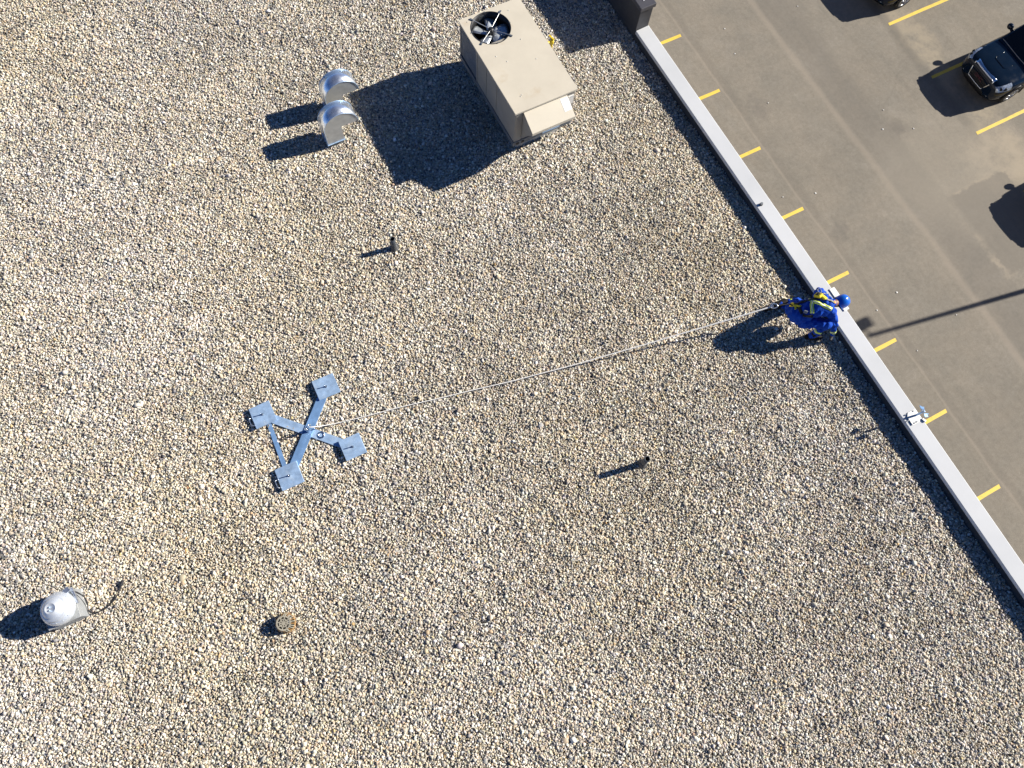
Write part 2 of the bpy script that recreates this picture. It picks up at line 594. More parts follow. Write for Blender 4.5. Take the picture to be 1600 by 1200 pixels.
def painted_line(x0, x1, y):
    hw = 0.062
    vs_, n = [], 12
    top, bot = [], []
    for i in range(n + 1):
        x = x0 + (x1 - x0) * i / n
        top.append((x, y + hw + random.uniform(-0.006, 0.006), LOT + 0.004))
        bot.append((x, y - hw + random.uniform(-0.006, 0.006), LOT + 0.004))
    top[0] = (x0 + 0.02, top[0][1], top[0][2])
    bot[-1] = (x1 - 0.02, bot[-1][1], bot[-1][2])
    m = MB()
    m.add(bot + top, [(i, i + 1, n + 2 + i, n + 1 + i) for i in range(n)])
    return m.build('painted_line', M['line'], lot)


for i in range(-2, 10):
    painted_line(9.9, 15.77, 14.515 - PITCH * i)
for i in range(-2, 9):
    painted_line(23.17, 28.9, 11.60 - PITCH * i)

# small pale stone chips lying on the asphalt
chip_spots = [(17.394, 14.077), (17.127, 12.965), (17.045, 10.641), (20.482, 13.776), (20.678, 8.577), (20.168, 7.927),
              (21.199, 7.462), (15.367, 7.221), (16.476, 6.847), (16.783, 2.569), (15.801, 2.348), (18.087, 1.032), (16.148, 0.616)]
mb = MB()
for cx, cy in chip_spots:
    r = random.uniform(0.02, 0.034)
    mb.lathe((cx, cy, LOT + 0.002), [(r * .9, 0), (r, .008), (r * .6, .02), (.001, .024)], 7, False)
tag(mb.build('stone_chips', M['white_plate']), 'scattered pale stone chips on the asphalt', kind='stuff')

# ------------------------------------------------------------------ building: facade, roof deck, parapet
bld = thing('office_building', (0, 4, LOT), 'flat-roofed building with gravel roof seen from above', 'building', kind='structure')
mb = MB()
mb.box(-24, 8.14, -16, 26, LOT, -0.25)
mb.build('facade_wall', M['facade'], bld)
mb = MB()
mb.add([(-23.8, -15.8, -0.075), (7.98, -15.8, -0.075), (7.98, 25.8, -0.075), (-23.8, 25.8, -0.075)], [(0, 1, 2, 3)])
tag(mb.build('gravel_bed', M['membrane'], bld), 'bed of the roof under the loose stones')
# dark flashing turned up against the inside of the parapet
mb = MB()
mb.prism([(7.88, -0.075), (7.955, -0.075), (7.955, 0.14), (7.94, 0.14)], 'y', -15.8, 25.8)
mb.build('base_flashing', M['flash'], bld)
mb = MB()
mb.box(7.957, 8.14, -15.8, 25.8, -0.25, 0.155)
mb.build('parapet_core', M['facade'], bld)


def coping_panel(y0, y1):
    # sloped a little to the roof, folded edge down both sides
    zi, zo = 0.195, 0.215
    m = MB()
    m.prism([(7.921, zi - 0.075), (7.921, zi - 0.006), (7.927, zi), (8.205, zo), (8.214, zo - 0.006), (8.214, zo - 0.09),
             (8.209, zo - 0.09), (8.205, zo - 0.012), (7.930, zi - 0.010), (7.926, zi - 0.075)], 'y', y0, y1)
    o = m.build('coping_panel', M['coping'], bld)
    return o


seams = [-14.0, -7.6, -0.62, 8.49]
for a, b in zip(seams[:-1], seams[1:]):
    coping_panel(a + 0.002, b - 0.002)

# raised charcoal parapet at the top of the picture
dw = thing('raised_parapet_wall', (8.06, 12.0, 0.0), 'raised black parapet wall with cap at the end of the white coping', 'wall')
mb = MB()
mb.box(7.915, 8.205, 8.495, 24, -0.075, 0.70)
mb.build('wall_panel', M['wall'], dw, 0.006)
mb = MB()
mb.box(7.885, 8.235, 8.465, 24.03, 0.702, 0.79)
mb.build('wall_cap', M['cap'], dw, 0.008)
mb = MB()
mb.prism([(8.02, 8.62), (8.05, 8.62), (8.10, 8.72), (8.075, 8.735)], 'z', 0.791, 0.80)
mb.build('cap_clip', M['white_plate'], dw)

# ------------------------------------------------------------------ gravel: real stones, instanced
def in_view_poly(x, y):
    # visible part of the roof with a margin of about 1.6 m
    poly = [(-8.9, 0.2), (-4.9, 17.2), (2.0, 16.0), (7.93, 13.5), (7.93, -8.6), (5.6, -7.9)]
    inside = np.ones(len(x), bool)
    for (x0, y0), (x1, y1) in zip(poly, poly[1:] + poly[:1]):
        inside &= ((x1 - x0) * (y - y0) - (y1 - y0) * (x - x0)) <= 0
    return inside


def value_noise(x, y, cell, seed):
    g = np.random.default_rng(seed).random((128, 128))
    u, v = x / cell + 40, y / cell + 40
    i, j = np.floor(u).astype(int), np.floor(v).astype(int)
    fu, fv = u - i, v - j
    fu, fv = fu * fu * (3 - 2 * fu), fv * fv * (3 - 2 * fv)
    i %= 127
    j %= 127
    return (g[i, j] * (1 - fu) + g[i + 1, j] * fu) * (1 - fv) + (g[i, j + 1] * (1 - fu) + g[i + 1, j + 1] * fu) * fv


def gravel_layer(sp, z, zj, rmean):
    nx, ny = int(17.2 / sp), int(26.5 / (sp * 0.87))
    ii, jj = np.meshgrid(np.arange(nx), np.arange(ny), indexing='ij')
    x = -9.1 + (ii + 0.5 * (jj % 2)) * sp
    y = -8.9 + jj * sp * 0.87
    x = (x + RNG.normal(0, sp * 0.27, x.shape)).ravel()
    y = (y + RNG.normal(0, sp * 0.27, y.shape)).ravel()
    k = in_view_poly(x, y)
    x, y = x[k], y[k]
    size = rmean * np.exp(RNG.normal(0, 0.27, len(x))) * (0.90 + 0.24 * value_noise(x, y, 0.7, 3))
    big = RNG.random(len(x)) < 0.004
    size[big] *= RNG.uniform(1.3, 1.75, big.sum())
    heap = (value_noise(x, y, 0.16, 5) - 0.5) * 0.026
    zz = z + RNG.uniform(-zj, zj, len(x)) + heap
    return np.stack([x, y, zz], 1), size


P1, S1 = gravel_layer(0.0262, -0.017, 0.008, 0.0143)
P2, S2 = gravel_layer(0.040, -0.045, 0.006, 0.019)
P3, S3 = gravel_layer(0.070, -0.003, 0.006, 0.0150)
PTS = np.concatenate([P1, P2, P3])
SZ = np.concatenate([S1, S2, S3])
NP = len(PTS)
pal = np.array([(.52, .475, .425), (.50, .42, .32), (.30, .285, .285), (.465, .37, .245), (.13, .128, .135), (.70, .66, .60), (.44, .31, .19), (.385, .325, .26)])
wgt = np.array([.25, .22, .12, .09, .085, .105, .012, .118])
w = np.tile(wgt, (NP, 1))
t1 = value_noise(PTS[:, 0], PTS[:, 1], 2.6, 21)
t2 = value_noise(PTS[:, 0], PTS[:, 1], 0.55, 22)
warm = 0.55 * t1 + 0.45 * t2
w[:, [1, 3, 6]] *= (0.55 + 0.95 * warm)[:, None]
w[:, [2, 4]] *= (1.45 - 0.95 * warm)[:, None]
cw = np.cumsum(w / w.sum(1, keepdims=True), 1)
pick = (RNG.random(NP)[:, None] > cw).sum(1).clip(0, 7)
pick[(SZ > 0.026) & (pick == 4)] = 1
colr = pal[pick] * np.exp(RNG.normal(0, 0.16, NP))[:, None] * (1 + RNG.normal(0, 0.03, (NP, 3)))
lum = colr.mean(1, keepdims=True)
sat = np.where(RNG.random(NP) < 0.035, 1.35, 0.80)[:, None]
colr = (lum + (colr - lum) * sat) * np.array([1.025, 1.02, 0.975])
colr *= np.exp(0.16 * (value_noise(PTS[:, 0], PTS[:, 1], 1.3, 31) - 0.5) + 0.16 * (value_noise(PTS[:, 0] * .6 + PTS[:, 1] * .3, PTS[:, 1] * 1.3, 0.45, 32) - 0.5))[:, None]
tint = value_noise(PTS[:, 0], PTS[:, 1], 3.4, 33)[:, None] - 0.5
colr *= 1 + tint * np.array([0.03, 0.0, -0.10]) + np.array([0.0, 0.0, -0.02])
colr = colr.clip(0.02, 0.85)
ROT = RNG.uniform(0, 2 * math.pi, (NP, 3))
ROT[:, :2] = RNG.normal(0, 0.5, (NP, 2))
SCL = SZ[:, None] * np.stack([RNG.uniform(0.95, 1.35, NP), RNG.uniform(0.75, 1.05, NP), RNG.uniform(0.55, 0.9, NP)], 1)

gme = bpy.data.meshes.new('roof_gravel')
gme.vertices.add(NP)
gme.vertices.foreach_set('co', PTS.astype(np.float32).ravel())
a = gme.attributes.new('stone_rot', 'FLOAT_VECTOR', 'POINT')
a.data.foreach_set('vector', ROT.astype(np.float32).ravel())
a = gme.attributes.new('stone_scale', 'FLOAT_VECTOR', 'POINT')
a.data.foreach_set('vector', SCL.astype(np.float32).ravel())
a = gme.attributes.new('stone_color', 'FLOAT_COLOR', 'POINT')
a.data.foreach_set('color', np.concatenate([colr, np.ones((NP, 1))], 1).astype(np.float32).ravel())
a = gme.attributes.new('stone_kind', 'INT', 'POINT')
a.data.foreach_set('value', RNG.integers(0, 10, NP).astype(np.int32))
gravel = bpy.data.objects.new('roof_gravel', gme)
COL.objects.link(gravel)
tag(gravel, 'loose rounded river stones covering the flat roof', kind='stuff')

ng = bpy.data.node_groups.new('stones_on_points', 'GeometryNodeTree')
ng.interface.new_socket('Geometry', in_out='INPUT', socket_type='NodeSocketGeometry')
ng.interface.new_socket('Geometry', in_out='OUTPUT', socket_type='NodeSocketGeometry')
gi = ng.nodes.new('NodeGroupInput')
go = ng.nodes.new('NodeGroupOutput')
join = ng.nodes.new('GeometryNodeJoinGeometry')
for k in range(10):
    ico = ng.nodes.new('GeometryNodeMeshIcoSphere')
    ico.inputs['Radius'].default_value = 1.0
    ico.inputs['Subdivisions'].default_value = 2
    pos = ng.nodes.new('GeometryNodeInputPosition')
    add = ng.nodes.new('ShaderNodeVectorMath')
    add.operation = 'ADD'
    add.inputs[1].default_value = (k * 7.3, k * 3.1, k * 5.7)
    ng.links.new(pos.outputs[0], add.inputs[0])
    nz = ng.nodes.new('ShaderNodeTexNoise')
    nz.inputs['Scale'].default_value = 0.9
    nz.inputs['Detail'].default_value = 2.0
    ng.links.new(add.outputs[0], nz.inputs['Vector'])
    sub = ng.nodes.new('ShaderNodeVectorMath')
    sub.operation = 'SUBTRACT'
    sub.inputs[1].default_value = (0.5, 0.5, 0.5)
    ng.links.new(nz.outputs[1], sub.inputs[0])
    sc = ng.nodes.new('ShaderNodeVectorMath')
    sc.operation = 'SCALE'
    sc.inputs['Scale'].default_value = 1.1
    ng.links.new(sub.outputs[0], sc.inputs[0])
    sp = ng.nodes.new('GeometryNodeSetPosition')
    ng.links.new(ico.outputs[0], sp.inputs['Geometry'])
    ng.links.new(sc.outputs[0], sp.inputs['Offset'])
    sh = ng.nodes.new('GeometryNodeSetShadeSmooth')
    ng.links.new(sp.outputs[0], sh.inputs[0])
    sm = ng.nodes.new('GeometryNodeSetMaterial')
    sm.inputs['Material'].default_value = M['stone']
    ng.links.new(sh.outputs[0], sm.inputs[0])
    g2i = ng.nodes.new('GeometryNodeGeometryToInstance')
    ng.links.new(sm.outputs[0], g2i.inputs[0])
    ng.links.new(g2i.outputs[0], join.inputs[0])
iop = ng.nodes.new('GeometryNodeInstanceOnPoints')
iop.inputs['Pick Instance'].default_value = True


def named(name, typ):
    n = ng.nodes.new('GeometryNodeInputNamedAttribute')
    n.data_type = typ
    n.inputs['Name'].default_value = name
    return n.outputs['Attribute']


m2p = ng.nodes.new('GeometryNodeMeshToPoints')
ng.links.new(gi.outputs[0], m2p.inputs[0])
ng.links.new(m2p.outputs[0], iop.inputs['Points'])
ng.links.new(join.outputs[0], iop.inputs['Instance'])
ng.links.new(named('stone_kind', 'INT'), iop.inputs['Instance Index'])
e2r = ng.nodes.new('FunctionNodeEulerToRotation')
ng.links.new(named('stone_rot', 'FLOAT_VECTOR'), e2r.inputs[0])
ng.links.new(e2r.outputs[0], iop.inputs['Rotation'])
ng.links.new(named('stone_scale', 'FLOAT_VECTOR'), iop.inputs['Scale'])
ng.links.new(iop.outputs[0], go.inputs[0])
gm = gravel.modifiers.new('stones', 'NODES')
gm.node_group = ng

# ------------------------------------------------------------------ rooftop air conditioner
X0, X1, Y0, Y1, ZB, ZT = 4.372, 5.612, 7.075, 9.30, 0.32, 1.27
ac = thing('rooftop_air_conditioner', ((X0 + X1) / 2, (Y0 + Y1) / 2, 0.0),
           'large beige rooftop air conditioner with round fan opening in its top', 'air conditioner')
mb = MB()
mb.box(X0 + 0.16, X1 - 0.16, Y0 + 0.16, Y1 - 0.16, -0.07, ZB)
mb.build('roof_curb', M['galv_dull'], ac)
mb = MB()
mb.box(X0 + 0.002, X1 - 0.002, Y0 + 0.002, Y1 - 0.002, ZB, ZB + 0.115)
mb.build('base_rail', M['rail'], ac, 0.006)
for xx in (X0 + 0.06, X0 + 0.17):
    MB().box(xx, xx + 0.06, Y0 - 0.004, Y0 + 0.004, ZB + 0.03, ZB + 0.085).build('fork_pocket', M['black'], ac)
mb = MB()
mb.box(X0 + 0.62, X0 + 0.98, Y0 - 0.006, Y0 + 0.003, ZB + 0.045, ZB + 0.10)
mb.build('rail_lug', M['galv'], ac)  # pale strip painting the sunlit stretch of the base rail
# cabinet core
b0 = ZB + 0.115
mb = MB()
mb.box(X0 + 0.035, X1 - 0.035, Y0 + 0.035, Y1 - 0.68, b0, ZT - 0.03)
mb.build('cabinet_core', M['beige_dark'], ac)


def side_panel(xa, xb, ya, yb, za, zb, m, name='side_panel'):
    q = MB()
    q.box(xa, xb, ya, yb, za, zb)
    return q.build(name, m, ac, 0.006)


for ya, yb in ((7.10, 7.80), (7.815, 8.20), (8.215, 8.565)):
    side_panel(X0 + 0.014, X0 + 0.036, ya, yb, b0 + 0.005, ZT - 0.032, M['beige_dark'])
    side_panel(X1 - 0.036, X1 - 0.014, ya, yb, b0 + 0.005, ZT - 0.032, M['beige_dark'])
# condenser coil end: posts + coil faces
for xx, yy in ((X0 + 0.012, Y1 - 0.05), (X1 - 0.052, Y1 - 0.05), (X0 + 0.012, 8.58), (X1 - 0.052, 8.58)):
    side_panel(xx, xx + 0.04, yy, yy + 0.04, b0, ZT - 0.03, M['beige_dark'], 'corner_post')
mb = MB()
mb.box(X0 + 0.03, X0 + 0.06, 8.62, Y1 - 0.05, b0 + 0.02, ZT - 0.05)
mb.box(X1 - 0.06, X1 - 0.03, 8.62, Y1 - 0.05, b0 + 0.02, ZT - 0.05)
mb.box(X0 + 0.06, X1 - 0.06, Y1 - 0.05, Y1 - 0.03, b0 + 0.02, ZT - 0.05)
coil = mb.build('condenser_coil', M['coil'], ac)
mb = MB()
for k in range(26):
    zz = b0 + 0.04 + k * 0.029
    mb.box(X0 + 0.022, X0 + 0.03, 8.625, Y1 - 0.055, zz, zz + 0.006)
tag(mb.build('coil_fins', M['galv_dull'], coil), kind='stuff')
# front end
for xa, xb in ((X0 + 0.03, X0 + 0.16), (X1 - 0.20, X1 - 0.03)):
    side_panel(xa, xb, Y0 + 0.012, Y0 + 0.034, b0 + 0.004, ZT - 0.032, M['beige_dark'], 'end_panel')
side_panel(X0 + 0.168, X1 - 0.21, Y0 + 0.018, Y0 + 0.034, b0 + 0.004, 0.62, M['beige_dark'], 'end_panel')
mb = MB()
mb.box(X1 - 0.175, X1 - 0.06, Y0 - 0.012, Y0 + 0.011, 0.93, 1.15)
mb.build('white_junction_box', M['white_plate'], ac, 0.005)
# roof panel with a round hole
FX, FY, FR = 4.83, 8.905, 0.355
mb = MB()
sq0, sq1, sy0, sy1 = X0 - 0.005, X1 + 0.005, FY - 0.43, Y1 + 0.008
N = 64
inner, outer = [], []
for k in range(N):
    a = 2 * math.pi * k / N
    c, s = math.cos(a), math.sin(a)
    inner.append((FX + FR * c, FY + FR * s))
    tx = ((sq1 - FX) / c) if c > 1e-9 else (((sq0 - FX) / c) if c < -1e-9 else 1e9)
    ty = ((sy1 - FY) / s) if s > 1e-9 else (((sy0 - FY) / s) if s < -1e-9 else 1e9)
    t = min(tx, ty)
    outer.append((FX + t * c, FY + t * s))
# corners of the rectangle take the nearest ray
for cx in (sq0, sq1):
    for cy in (sy0, sy1):
        j = min(range(N), key=lambda q: (outer[q][0] - cx) ** 2 + (outer[q][1] - cy) ** 2)
        outer[j] = (cx, cy)
vs = [(x, y, ZT) for x, y in inner] + [(x, y, ZT) for x, y in outer]
mb.add(vs, [(k, (k + 1) % N, N + (k + 1) % N, N + k) for k in range(N)])
yf = Y0 - 0.008
mb.add([(sq0, yf, ZT), (sq1, yf, ZT), (sq1, sy0, ZT), (sq0, sy0, ZT)], [(0, 1, 2, 3)])
lip = ZT - 0.035
rim_pts = [(sq0, yf), (sq1, yf), (sq1, sy1), (sq0, sy1)]
for (xa, ya), (xb, yb) in zip(rim_pts, rim_pts[1:] + rim_pts[:1]):
    mb.add([(xa, ya, lip), (xb, yb, lip), (xb, yb, ZT), (xa, ya, ZT)], [(0, 1, 2, 3)])
mb.add([(x, y, lip) for x, y in rim_pts[:2]] + [(sq1, sy0, lip), (sq0, sy0, lip)], [(3, 2, 1, 0)])
roofp = mb.build('roof_panel', M['beige_top'], ac)
# fan shroud and inside
mb = MB()
mb.lathe((FX, FY, 0), [(FR + 0.012, ZT + 0.002), (FR + 0.012, ZT + 0.006), (FR, ZT + 0.006), (FR - 0.004, ZT - 0.16)], 48)
mb.build('fan_shroud', M['black'], ac)
mb = MB()
mb.lathe((FX, FY, 0), [(FR + 0.004, ZT - 0.162), (FR + 0.004, 0.55), (0.001, 0.55)], 48)
mb.build('fan_well', M['black'], ac)
fan = MB().cyl((FX, FY, ZT - 0.17), (FX, FY, ZT - 0.03), 0.055, 0.05, 20).build('fan_motor', M['black'], ac)
for k in range(5):
    a = R(63 + 72 * k)
    rows = []
    for i, (r, wv, tilt) in enumerate([(0.05, 0.075, 0.42), (0.12, 0.095, 0.40), (0.22, 0.12, 0.34), (0.29, 0.125, 0.30), (0.335, 0.10, 0.28)]):
        rows.append((r, wv, tilt))
    mb = MB()
    ca, sa = math.cos(a), math.sin(a)
    grid = []
    for r, wv, tl in rows:
        line = []
        for u in (-1, -0.33, 0.33, 1):
            t = u * wv
            line.append((FX + ca * r - sa * t * math.cos(tl), FY + sa * r + ca * t * math.cos(tl), ZT - 0.125 + t * math.sin(tl) - 0.02 * u * u))
        grid.append(line)
    vs = [p for l in grid for p in l]
    fs = [(i * 4 + j, i * 4 + j + 1, (i + 1) * 4 + j + 1, (i + 1) * 4 + j) for i in range(4) for j in range(3)]
    n0 = len(vs)
    vs2 = vs + [(x, y, z - 0.004) for x, y, z in vs]
    border = [0, 1, 2, 3, 7, 11, 15, 19, 18, 17, 16, 12, 8, 4]
    fs2 = fs + [tuple(reversed([i + n0 for i in f])) for f in fs] + [(border[i], border[(i + 1) % 14], border[(i + 1) % 14] + n0, border[i] + n0) for i in range(14)]
    mb.add(vs2, fs2, True)
    mb.build('fan_blade', M['blade'], ac)
for k in range(4):
    a = R(38 + 90 * k)
    p1 = Vector((FX + 0.05 * math.cos(a), FY + 0.05 * math.sin(a), ZT - 0.03))
    p2 = Vector((FX + (FR + 0.01) * math.cos(a), FY + (FR + 0.01) * math.sin(a), ZT + 0.008))
    MB().cyl(p1, p2, 0.006, None, 8).build('motor_mount', M['wire'], ac)
    c = Vector((FX + (FR + 0.035) * math.cos(a), FY + (FR + 0.035) * math.sin(a), ZT + 0.010))
    MB().obox(c, 0.07, 0.028, 0.014, a).build('mount_tab', M['rail'], ac)
    a2 = a + R(45)
    c = Vector((FX + (FR + 0.006) * math.cos(a2), FY + (FR + 0.006) * math.sin(a2), ZT + 0.012))
    MB().obox(c, 0.02, 0.02, 0.010, a2).build('shroud_screw', M['rail'], ac)
for sx, sy in ((4.62, 8.30), (4.75, 8.12), (5.2, 8.45), (4.62, 7.36), (4.65, 7.38), (5.25, 7.95), (5.3, 9.12), (4.5, 9.2)):
    MB().cyl((sx, sy, ZT), (sx, sy, ZT + 0.006), 0.008, None, 8).build('roof_screw', M['galv_dull'], ac)
# rain hood on the front
HX0, HX1, HY = X0 + 0.165, X1 - 0.205, 6.725
hood = solid_panel('rain_hood', M['beige'], ac, [(HX0, Y0 + 0.010, 1.205), (HX0, HY, 1.04), (HX1, HY, 1.04), (HX1, Y0 + 0.010, 1.205)], 0.006)
for hx in (HX0, HX1 - 0.004):
    m_ = MB()
    m_.prism([(Y0 + 0.010, 1.203), (HY, 1.038), (HY + 0.004, 0.99), (Y0 + 0.010, 0.52)], 'x', hx, hx + 0.004)
    m_.build('hood_cheek', M['beige_dark'], hood)
mb = MB()
mb.box(HX0, HX1, HY - 0.004, HY, 0.985, 1.045)
mb.build('hood_lip', M['beige'], hood)
mb = MB()
mb.box(HX0 + 0.03, HX1 - 0.03, Y0 + 0.0, Y0 + 0.016, 0.66, 1.19)
mb.build('intake_screen', M['coil'], hood)
sl = (1.205 - 1.04) / (Y0 + 0.01 - HY)


def hz(y):
    return 1.04 + (y - HY) * sl + 0.0075


solid_panel('notice_sticker', M['sticker'], hood, [(HX1 - 0.155, 7.055, hz(7.055)), (HX1 - 0.155, 6.845, hz(6.845)), (HX1 - 0.005, 6.845, hz(6.845)), (HX1 - 0.005, 7.055, hz(7.055))], 0.0015)
# yellow gas shut-off
mb = MB()
mb.tube([(X1 - 0.01, 8.70, 0.55), (X1 + 0.40, 8.72, 0.55), (X1 + 0.46, 8.72, 0.52), (X1 + 0.47, 8.72, 0.3), (X1 + 0.47, 8.72, -0.05)], 0.024, 10)
gp = mb.build('gas_pipe', M['yellow_valve'], ac)
mb = MB()
mb.lathe((X1 + 0.46, 8.72, 0.53), [(0.001, .06), (.035, .055), (.042, .02), (.042, -.03), (.03, -.05), (.001, -.055)], 14)
mb.obox((X1 + 0.47, 8.76, 0.60), 0.03, 0.14, 0.014, R(15))
mb.build('gas_valve', M['yellow_valve'], ac)

# ------------------------------------------------------------------ two goosenecks
def gooseneck(dx, dy, label):
    xa, r, zs, zc = 1.355 + dx, 0.335, 0.45, 0.085
    ya, yb = 8.75 + dy, 9.05 + dy
    g = thing('gooseneck_vent', (xa + 0.17, (ya + yb) / 2, 0.0), label, 'roof vent', 'sheet metal gooseneck vents')
    m_ = MB()
    m_.box(xa + 0.02, xa + r - 0.02, ya + 0.02, yb - 0.02, -0.07, zc)
    m_.build('curb', M['rail'], g)
    m_ = MB()
    m_.box(xa - 0.012, xa + r + 0.012, ya - 0.012, yb + 0.012, zc - 0.004, zc + 0.006)
    m_.build('flange', M['galv'], g)
    arc = [(xa + r - r * math.cos(t), zs + r * math.sin(t)) for t in np.linspace(0, math.pi, 25)]
    out = [(xa, zc + 0.006)] + arc
    # bent strip round the outside
    m_ = MB()
    vs = [(x, ya, z) for x, z in out] + [(x, yb, z) for x, z in out]
    n = len(out)
    fs = [(i, i + 1, n + i + 1, n + i) for i in range(n - 1)]
    m_.add(vs, fs, True)
    o = m_.build('hood_wrap', M['sheet'], g)
    sd = o.modifiers.new('thick', 'SOLIDIFY')
    sd.thickness = 0.004
    sd.offset = -1
    for y, s in ((ya + 0.006, 1), (yb - 0.006, -1)):
        poly = [(xa + 0.004, zc + 0.006), (xa + r, zc + 0.006), (xa + r, zs)] + [(xa + r - (r - 0.004) * math.cos(t), zs + (r - 0.004) * math.sin(t)) for t in np.linspace(math.pi, 0, 25)]
        m_ = MB()
        m_.prism(poly, 'y', y - 0.0015, y + 0.0015)
        m_.build('side_plate', M['galv_dull'], g)
    m_ = MB()
    m_.box(xa + r - 0.004, xa + r, ya + 0.008, yb - 0.008, zc + 0.006, zs + 0.02)
    m_.build('throat_plate', M['galv_dull'], g)
    # standing seams along the two outer edges
    for y in (ya, yb):
        pts = [(x + (0.003 if False else 0), y, z) for x, z in out]
        m_ = MB()
        m_.tube([(p[0], p[1], p[2]) for p in pts], 0.004, 6)
        m_.build('edge_seam', M['galv'], g)
    return g


gooseneck(0, 0, 'front sheet metal gooseneck vent, the one nearer the bottom of the pair')
gooseneck(0.29, 0.625, 'rear sheet metal gooseneck vent, half hidden behind the other')

# ------------------------------------------------------------------ vent pipes
def vent_pipe(x, y, h, r, label):
    p = thing('vent_pipe', (x, y, 0.0), label, 'vent pipe', 'short dark vent pipes')
    m_ = MB()
    m_.lathe((x, y, 0), [(r, -0.06), (r, h), (r - 0.008, h + 0.002), (r - 0.010, h - 0.01), (r - 0.010, h - 0.30), (0.001, h - 0.30)], 24)
    m_.build('pipe', M['pipe'], p)
    m_ = MB()
    m_.lathe((x, y, 0), [(r + 0.045, -0.05), (r + 0.04, 0.0), (r + 0.024, 0.02), (r + 0.012, 0.05), (r + 0.010, 0.10), (r + 0.002, 0.105)], 24)
    m_.build('pipe_boot', M['boot_flash'], p)
    return p


vent_pipe(1.565, 6.32, 0.335, 0.047, 'grey vent pipe below the goosenecks in the upper half of the roof')
vent_pipe(3.565, 0.85, 0.41, 0.047, 'dark vent pipe alone on the gravel right of the metal anchor')

# ------------------------------------------------------------------ mushroom exhaust fan
EZ = 0.20
ex = thing('exhaust_fan', (-5.41, 2.93, 0.0), 'silver domed exhaust fan on a square base near the left edge', 'exhaust fan')
A0 = R(-2)
mb = MB()
mb.obox((-5.41, 2.93, 0.105), 0.50, 0.50, 0.35, A0)
mb.build('base_box', M['curb_grey'], ex, 0.008)
mb = MB()
mb.obox((-5.41, 2.93, 0.285), 0.53, 0.53, 0.014, A0)
mb.build('base_flange', M['galv_dull'], ex, 0.003)
EC = (-5.41, 2.93, EZ)
mb = MB()
mb.lathe(EC, [(0.184, 0.092), (0.2346, 0.10), (0.276, 0.125), (0.2806, 0.15), (0.2723, 0.18), (0.253, 0.215), (0.23, 0.24), (0.219, 0.246), (0.219, 0.262), (0.2079, 0.27)], 64)
mb.build('wind_band', M['spun'], ex)
mb = MB()
mb.lathe(EC, [(0.2134, 0.262), (0.2171, 0.278), (0.2079, 0.292), (0.1886, 0.300), (0.1803, 0.302), (0.1711, 0.318), (0.138, 0.345), (0.092, 0.378), (0.081, 0.383), (0.0773, 0.379), (0.001, 0.380)], 64)
dome = mb.build('motor_dome', M['spun'], ex)
for dx, dy in ((0.0, 0.02), (-0.012, -0.03)):
    MB().cyl((-5.41 + dx, 2.93 + dy, EZ + 0.378), (-5.41 + dx, 2.93 + dy, EZ + 0.395), 0.011, None, 10).build('cap_bolt', M['galv'], dome)
for k in range(10):
    a = R(-130 + 26 * k)
    MB().cyl((-5.41 + 0.242 * math.cos(a), 2.93 + 0.242 * math.sin(a), EZ + 0.222), (-5.41 + 0.247 * math.cos(a), 2.93 + 0.247 * math.sin(a), EZ + 0.236), 0.006, None, 8).build('rivet', M['galv_dull'], ex)
mb = MB()
mb.obox((-5.19, 3.145, 0.33), 0.10, 0.085, 0.11, R(20))
mb.build('junction_box', M['sheet'], ex, 0.005)
mb = MB()
mb.obox((-5.12, 3.01, 0.315), 0.035, 0.26, 0.035, R(4))
mb.obox((-5.13, 3.135, 0.32), 0.05, 0.045, 0.05, R(4))
mb.build('side_bracket', M['sheet'], ex, 0.004)

def shrink(o, c, k, off):
    # scale a thing's meshes about its base point
    for ch_ in o.children:
        ch_.data.transform(Matrix.Diagonal((k, k, 1, 1)))
        shrink(ch_, c, k, off)


shrink(ex, None, 0.885, None)

cable = MB()
cpts = [(-5.145, 3.07, 0.30), (-5.12, 2.99, 0.17), (-5.14, 2.89, 0.06), (-5.17, 2.79, 0.03), (-5.13, 2.715, 0.026), (-5.05, 2.690, 0.026), (-4.96, 2.690, 0.028), (-4.86, 2.715, 0.028),
        (-4.76, 2.765, 0.026), (-4.68, 2.84, 0.026), (-4.62, 2.915, 0.03), (-4.57, 2.965, 0.03)]


def smooth_path(pts, n=6):
    out = []
    P = [Vector(p) for p in pts]
    for i in range(len(P) - 1):
        p0, p1, p2, p3 = P[max(i - 1, 0)], P[i], P[i + 1], P[min(i + 2, len(P) - 1)]
        for k in range(n):
            t = k / n
            out.append(0.5 * ((2 * p1) + (p2 - p0) * t + (2 * p0 - 5 * p1 + 4 * p2 - p3) * t * t + (3 * p1 - p0 - 3 * p2 + p3) * t ** 3))
    out.append(P[-1])
    return out


sp_ = smooth_path(cpts)
rad = [0.010 + (0.012 if i > len(sp_) - 9 else 0.003 * math.sin(i * 0.7)) for i in range(len(sp_))]
tag(cable.tube(sp_, rad, 8).build('power_cable', M['cable'], loc=(-5.0, 2.7, 0.0)), 'thin black cable curling over the gravel beside the domed exhaust fan', 'cable')

# ------------------------------------------------------------------ roof drain strainer
dr = thing('roof_drain', (-2.625, 1.235, 0.0), 'round rust-stained roof drain strainer with slotted top', 'roof drain')
DC = Vector((-2.625, 1.235, 0))
mb = MB()
mb.lathe(DC, [(0.178, -0.05), (0.178, 0.012), (0.15, 0.016), (0.15, -0.05)], 40)
mb.build('drain_ring', M['drain_rust'], dr)
mb = MB()
mb.lathe(DC, [(0.148, -0.04), (0.10, 0.02), (0.09, 0.10), (0.001, 0.10)], 24)
mb.build('drain_well', M['black'], dr)
DT = 0.155
top = MB()


